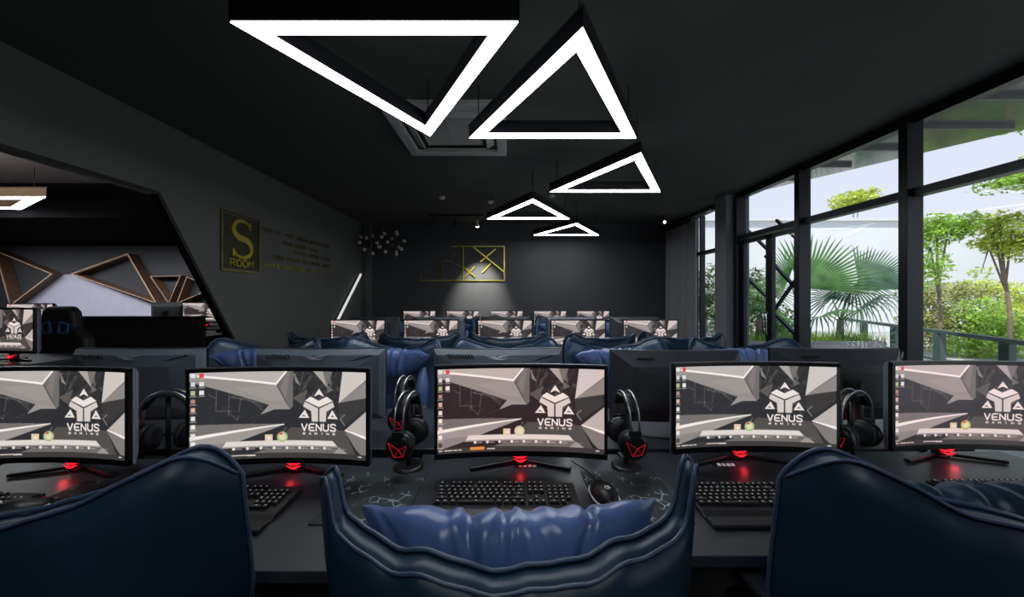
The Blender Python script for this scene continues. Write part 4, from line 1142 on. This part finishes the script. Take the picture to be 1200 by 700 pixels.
def palm(label, root, leaves, m, seed):
    rnd = random.Random(seed)
    root = Vector(root); t = thing('fan_palm', label, 'palm', root, 0, 'fan palms by the terrace')
    top = Vector((0, 0, .45)) if root.z > .3 else Vector((0, 0, .9))
    MB().tube([(0, 0, 0), top*.5, top], [.06, .055, .045], 10).build('trunk', M['bark'], t)
    for (tx, ty, Y, r, up, sp_, dr, *axd) in leaves:
        mb = MB(); c = pt3(tx, ty, Y)-root
        fan_leaf(mb, top*.95, c, r, up, 28, sp_, dr, rnd, axd[0] if axd else None)
        mb.build('frond', [m, M['leaf_palm2']], t, fix=False)
camdir = Vector((-.55, -.8, .25))
palm('largest fan palm, its fan standing before the white wall', (5.55, 6.75, .53),
     [(945, 338, 6.4, 1.1, (-.5, -.8, .3), 1.1, .02, (.62, -.1, .75)), (925, 325, 6.7, .6, (-.6, -.75, .3), 1.5, .1, (-.8, 0, .35)), (960, 372, 6.3, .7, (-.3, -.5, .8), 1.9, .45), (925, 375, 6.6, .6, (-.4, -.6, .7), 2., .4)], M['leaf_palm'], 1)
palm('second fan palm with drooping blue green leaves beside the window post', (6.3, 6.75, .53),
     [(1008, 340, 6.5, .95, (-.5, -.8, .3), .8, .04, (.72, -.1, .65)), (1000, 335, 6.3, .65, (-.5, -.5, .7), 1.9, .5, (.1, -.3, -.3)), (1010, 362, 6.4, .7, (-.2, -.4, .9), 2.2, .55), (975, 350, 6.8, .6, (-.5, -.6, .6), 2.2, .5)], M['leaf_palm2'], 2)
palm('low fan palm behind the glass door', (4.75, 6.75, .53),
     [(900, 345, 6.9, .55, (-.5, -.6, .6), 2., .4), (885, 365, 6.8, .5, (-.5, -.5, .7), 2.1, .5), (905, 385, 6.6, .45, (-.4, -.4, .8), 2.1, .5)], M['leaf_palm'], 3)

def leafy(name, label, cat, root, clumps, m, seed, n=1500, ls=.07, branch=True, group=None, hang=0):
    rnd = random.Random(seed); root = Vector(root); t = thing(name, label, cat, root, 0, group)
    mb = MB()
    tot = sum(c[3]*c[4]*c[5] for c in clumps)
    for (x, y, Y, rx, ry, rz) in clumps:
        c = pt3(x, y, Y)-root; k = max(60, int(n*(rx*ry*rz)/tot))
        for i in range(k):
            d = Vector((rnd.gauss(0, 1), rnd.gauss(0, 1), rnd.gauss(0, 1))).normalized()*rnd.random()**.45
            p = c+Vector((d.x*rx, d.y*ry, d.z*rz))
            # clumpy: pull towards sub-centres
            q = noise.noise_vector(p*3.1); p += q*.10
            s = ls*rnd.uniform(.6, 1.3)
            ax = Vector((rnd.gauss(0, 1), rnd.gauss(0, 1), rnd.gauss(0, .6)-hang)).normalized(); n_2 = Vector((rnd.gauss(0, .7), rnd.gauss(0, .7)-.3, 1)).normalized()
            sd = ax.cross(n_2)
            if sd.length < .05: continue
            sd.normalize()
            v = [mb.bm.verts.new(z_) for z_ in (p-ax*s*.5, p+sd*s*.24, p+ax*s*.6, p-sd*s*.24)]
            mb._face(v)
    mb.build('foliage', m, t, fix=False)
    if branch:
        mb = MB(); c0 = pt3(*clumps[0][:3])-root
        mb.tube([(0, 0, 0), c0*.35+Vector((.05, 0, .1)), c0*.7, c0], [.04, .032, .025, .012], 8)
        for c in clumps[1:]:
            p = pt3(*c[:3])-root; mb.tube([c0*.55, c0*.4+p*.6+Vector((0, 0, .08)), p], [.02, .014, .006], 6)
        mb.build('trunk', M['bark'], t)
    return t
def root_of(x, Y, z=-.01): return ((x-597)/F*Y, Y, z)
leafy('garden_tree', 'bright green tree with hanging twigs just right of the thick window post', 'tree', root_of(1100, 7.4), [(1098, 270, 7.4, .50, .5, .36), (1085, 310, 7.3, .26, .4, .5), (1122, 262, 7.2, .35, .4, .22)], M['leaf_green'], 11, 3200, .085, group='garden trees')
leafy('garden_tree', 'bright yellow green tree at the right photo edge', 'tree', root_of(1185, 7.0), [(1172, 262, 7.0, .45, .5, .25), (1195, 285, 6.9, .45, .5, .35), (1160, 285, 7.0, .25, .3, .22), (1150, 318, 7.0, .16, .2, .12)], M['leaf_yellow'], 12, 3200, .085, group='garden trees')
leafy('garden_tree', 'tall tree whose leafy branch reaches in at the upper right', 'tree', root_of(1290, 6.6), [(1240, 200, 6.4, .8, .5, .45), (1180, 213, 6.4, .40, .4, .2), (1160, 218, 6.4, .2, .3, .1), (1210, 145, 6.0, .4, .4, .12)], M['leaf_green'], 13, 3000, .09, group='garden trees')
leafy('garden_tree', 'small distant treetop showing above the white wall', 'tree', root_of(1000, 17, 0), [(1000, 236, 17, 1.1, .8, .45), (1012, 228, 17, .7, .6, .3)], M['leaf_yellow'], 14, 1200, .2, group='garden trees')
leafy('garden_shrub', 'yellow green bamboo like shrub behind the railing, left one', 'shrub', root_of(1090, 9.2), [(1095, 380, 9.2, .7, .6, .75), (1080, 345, 9.2, .4, .5, .55), (1125, 345, 9.4, .6, .5, .35)], M['leaf_dark'], 15, 4200, .10, False, 'garden shrubs', .8)
leafy('garden_shrub', 'fresh green shrub behind the railing post', 'shrub', root_of(1150, 8.6), [(1150, 375, 8.6, .65, .6, .55), (1170, 395, 8.6, .8, .6, .6), (1140, 405, 8.4, .8, .5, .4)], M['leaf_green'], 16, 4200, .10, False, 'garden shrubs', .5)
leafy('garden_shrub', 'sunlit yellow shrub at the right photo edge', 'shrub', root_of(1200, 9.4), [(1200, 352, 9.4, .7, .6, .5), (1190, 380, 9.2, .9, .6, .6), (1150, 338, 9.8, .9, .6, .25)], M['leaf_yellow'], 17, 4200, .10, False, 'garden shrubs', .3)
leafy('garden_shrub', 'dark shrub behind the glass door', 'shrub', root_of(885, 8.8), [(885, 372, 8.8, .9, .5, .55), (880, 340, 9.2, .6, .5, .6), (915, 385, 8.6, .6, .5, .35)], M['leaf_deep'], 18, 3600, .11, False, 'garden shrubs', .2)
leafy('garden_tree', 'dark tree seen through the far window by the curtain', 'tree', root_of(826, 13), [(826, 340, 13, .9, .6, 1.0), (835, 370, 13, 1.0, .6, .8)], M['leaf_deep'], 19, 2200, .16, True, 'garden trees')
leafy('garden_tree', 'shading tree overhanging the terrace canopy', 'tree', (11, 1.2, 0), [(1500, 120, 4.2, 1.0, .9, .6), (1560, 250, 4.2, .9, .9, .9), (1420, 60, 4.0, .9, .9, .5)], M['leaf_green'], 20, 3000, .1, group='garden trees')
# steel brace outside the door
t = thing('steel_bracing', 'dark diagonal steel braces outside the glass door', 'bracing', (3.85, 5.2, 0))
XP = 3.85
def bp(x, y): s = XP/(x-597.); return Vector((XP, F*s, EYE+(349-y)*s))-Vector((3.85, 5.2, 0))
mb = MB()
for a, b in (((910, 258), (935, 281)), ((870, 264), (905, 298)), ((872, 322), (897, 347)), ((935, 325), (905, 367)), ((905, 365), (932, 392)), ((897, 300), (935, 340))): mb.bar(bp(*a), bp(*b), .035, .035, up=(1, 0, 0))
q_ = bp(932, 392); mb.bar(q_, (q_.x, q_.y, 0), .035, .035); q_ = bp(872, 322); mb.bar(q_+Vector((0, .02, .5)), (q_.x, q_.y+.02, 0), .035, .035)
mb.build('brace', M['steel'], t)
del mb

# ------------------------------------------------------------------ lights
w = bpy.data.worlds.new('sky'); S.world = w; w.use_nodes = True
nt = w.node_tree; bg = nt.nodes['Background']
tc = nt.nodes.new('ShaderNodeTexCoord'); sep = nt.nodes.new('ShaderNodeSeparateXYZ'); rp = nt.nodes.new('ShaderNodeValToRGB')
nt.links.new(tc.outputs['Generated'], sep.inputs[0]); nt.links.new(sep.outputs['Z'], rp.inputs[0]); nt.links.new(rp.outputs[0], bg.inputs[0])
rp.color_ramp.elements[0].position = 0; rp.color_ramp.elements[0].color = (.80, .83, .92, 1)
rp.color_ramp.elements[1].position = .8; rp.color_ramp.elements[1].color = (.50, .60, .85, 1)
bg.inputs[1].default_value = 1.1
sun = bpy.data.lights.new('sun', 'SUN'); sun.energy = 4.2; sun.angle = .01; sun.color = (1, .96, .86)
so = bpy.data.objects.new('sun', sun); COL.objects.link(so); so.rotation_euler = Vector((.55, .45, -1)).to_track_quat('-Z', 'Y').to_euler()
def area(name, loc, rot, sx, sy, e, col=(1, 1, 1)):
    l = bpy.data.lights.new(name, 'AREA'); l.shape = 'RECTANGLE'; l.size = sx; l.size_y = sy; l.energy = e; l.color = col
    o = bpy.data.objects.new(name, l); COL.objects.link(o); o.location = loc; o.rotation_euler = rot; return o
# unseen fill lights added to brighten the next room's ceiling and white wall panel
area('next_room_ceiling_fill', (-6.2, 2.6, 2.3), (0, PI, 0), 1.6, 1.6, 60, (1, .95, .93))
area('next_room_wall_fill', (-7.4, 6.1, 2.45), (math.radians(38), 0, 0), 6.5, .2, 42, (.93, .93, 1)).data.spread = 2.0

# ------------------------------------------------------------------ camera
cam = bpy.data.cameras.new('camera'); co = bpy.data.objects.new('camera', cam); COL.objects.link(co)
co.location = (0, 0, EYE); co.rotation_euler = (PI/2, 0, 0)
cam.sensor_width = 36; cam.lens = F/1200*36; cam.shift_x = 3/1200; cam.shift_y = -1/1200; cam.clip_start = .02
S.camera = co
S.view_settings.view_transform = 'Standard'; S.view_settings.look = 'None'; S.view_settings.gamma = 1; S.view_settings.exposure = 0
S.view_settings.use_curve_mapping = False
# red glow under the monitor feet
for i, (x, y, pic, rz) in enumerate(front):
    l = bpy.data.lights.new('monitor_red_glow', 'POINT'); l.energy = .045; l.color = (1, .03, .06); l.shadow_soft_size = .01
    o = bpy.data.objects.new('monitor_red_glow', l); COL.objects.link(o); o.location = (x, y+.035, DZ+.03)
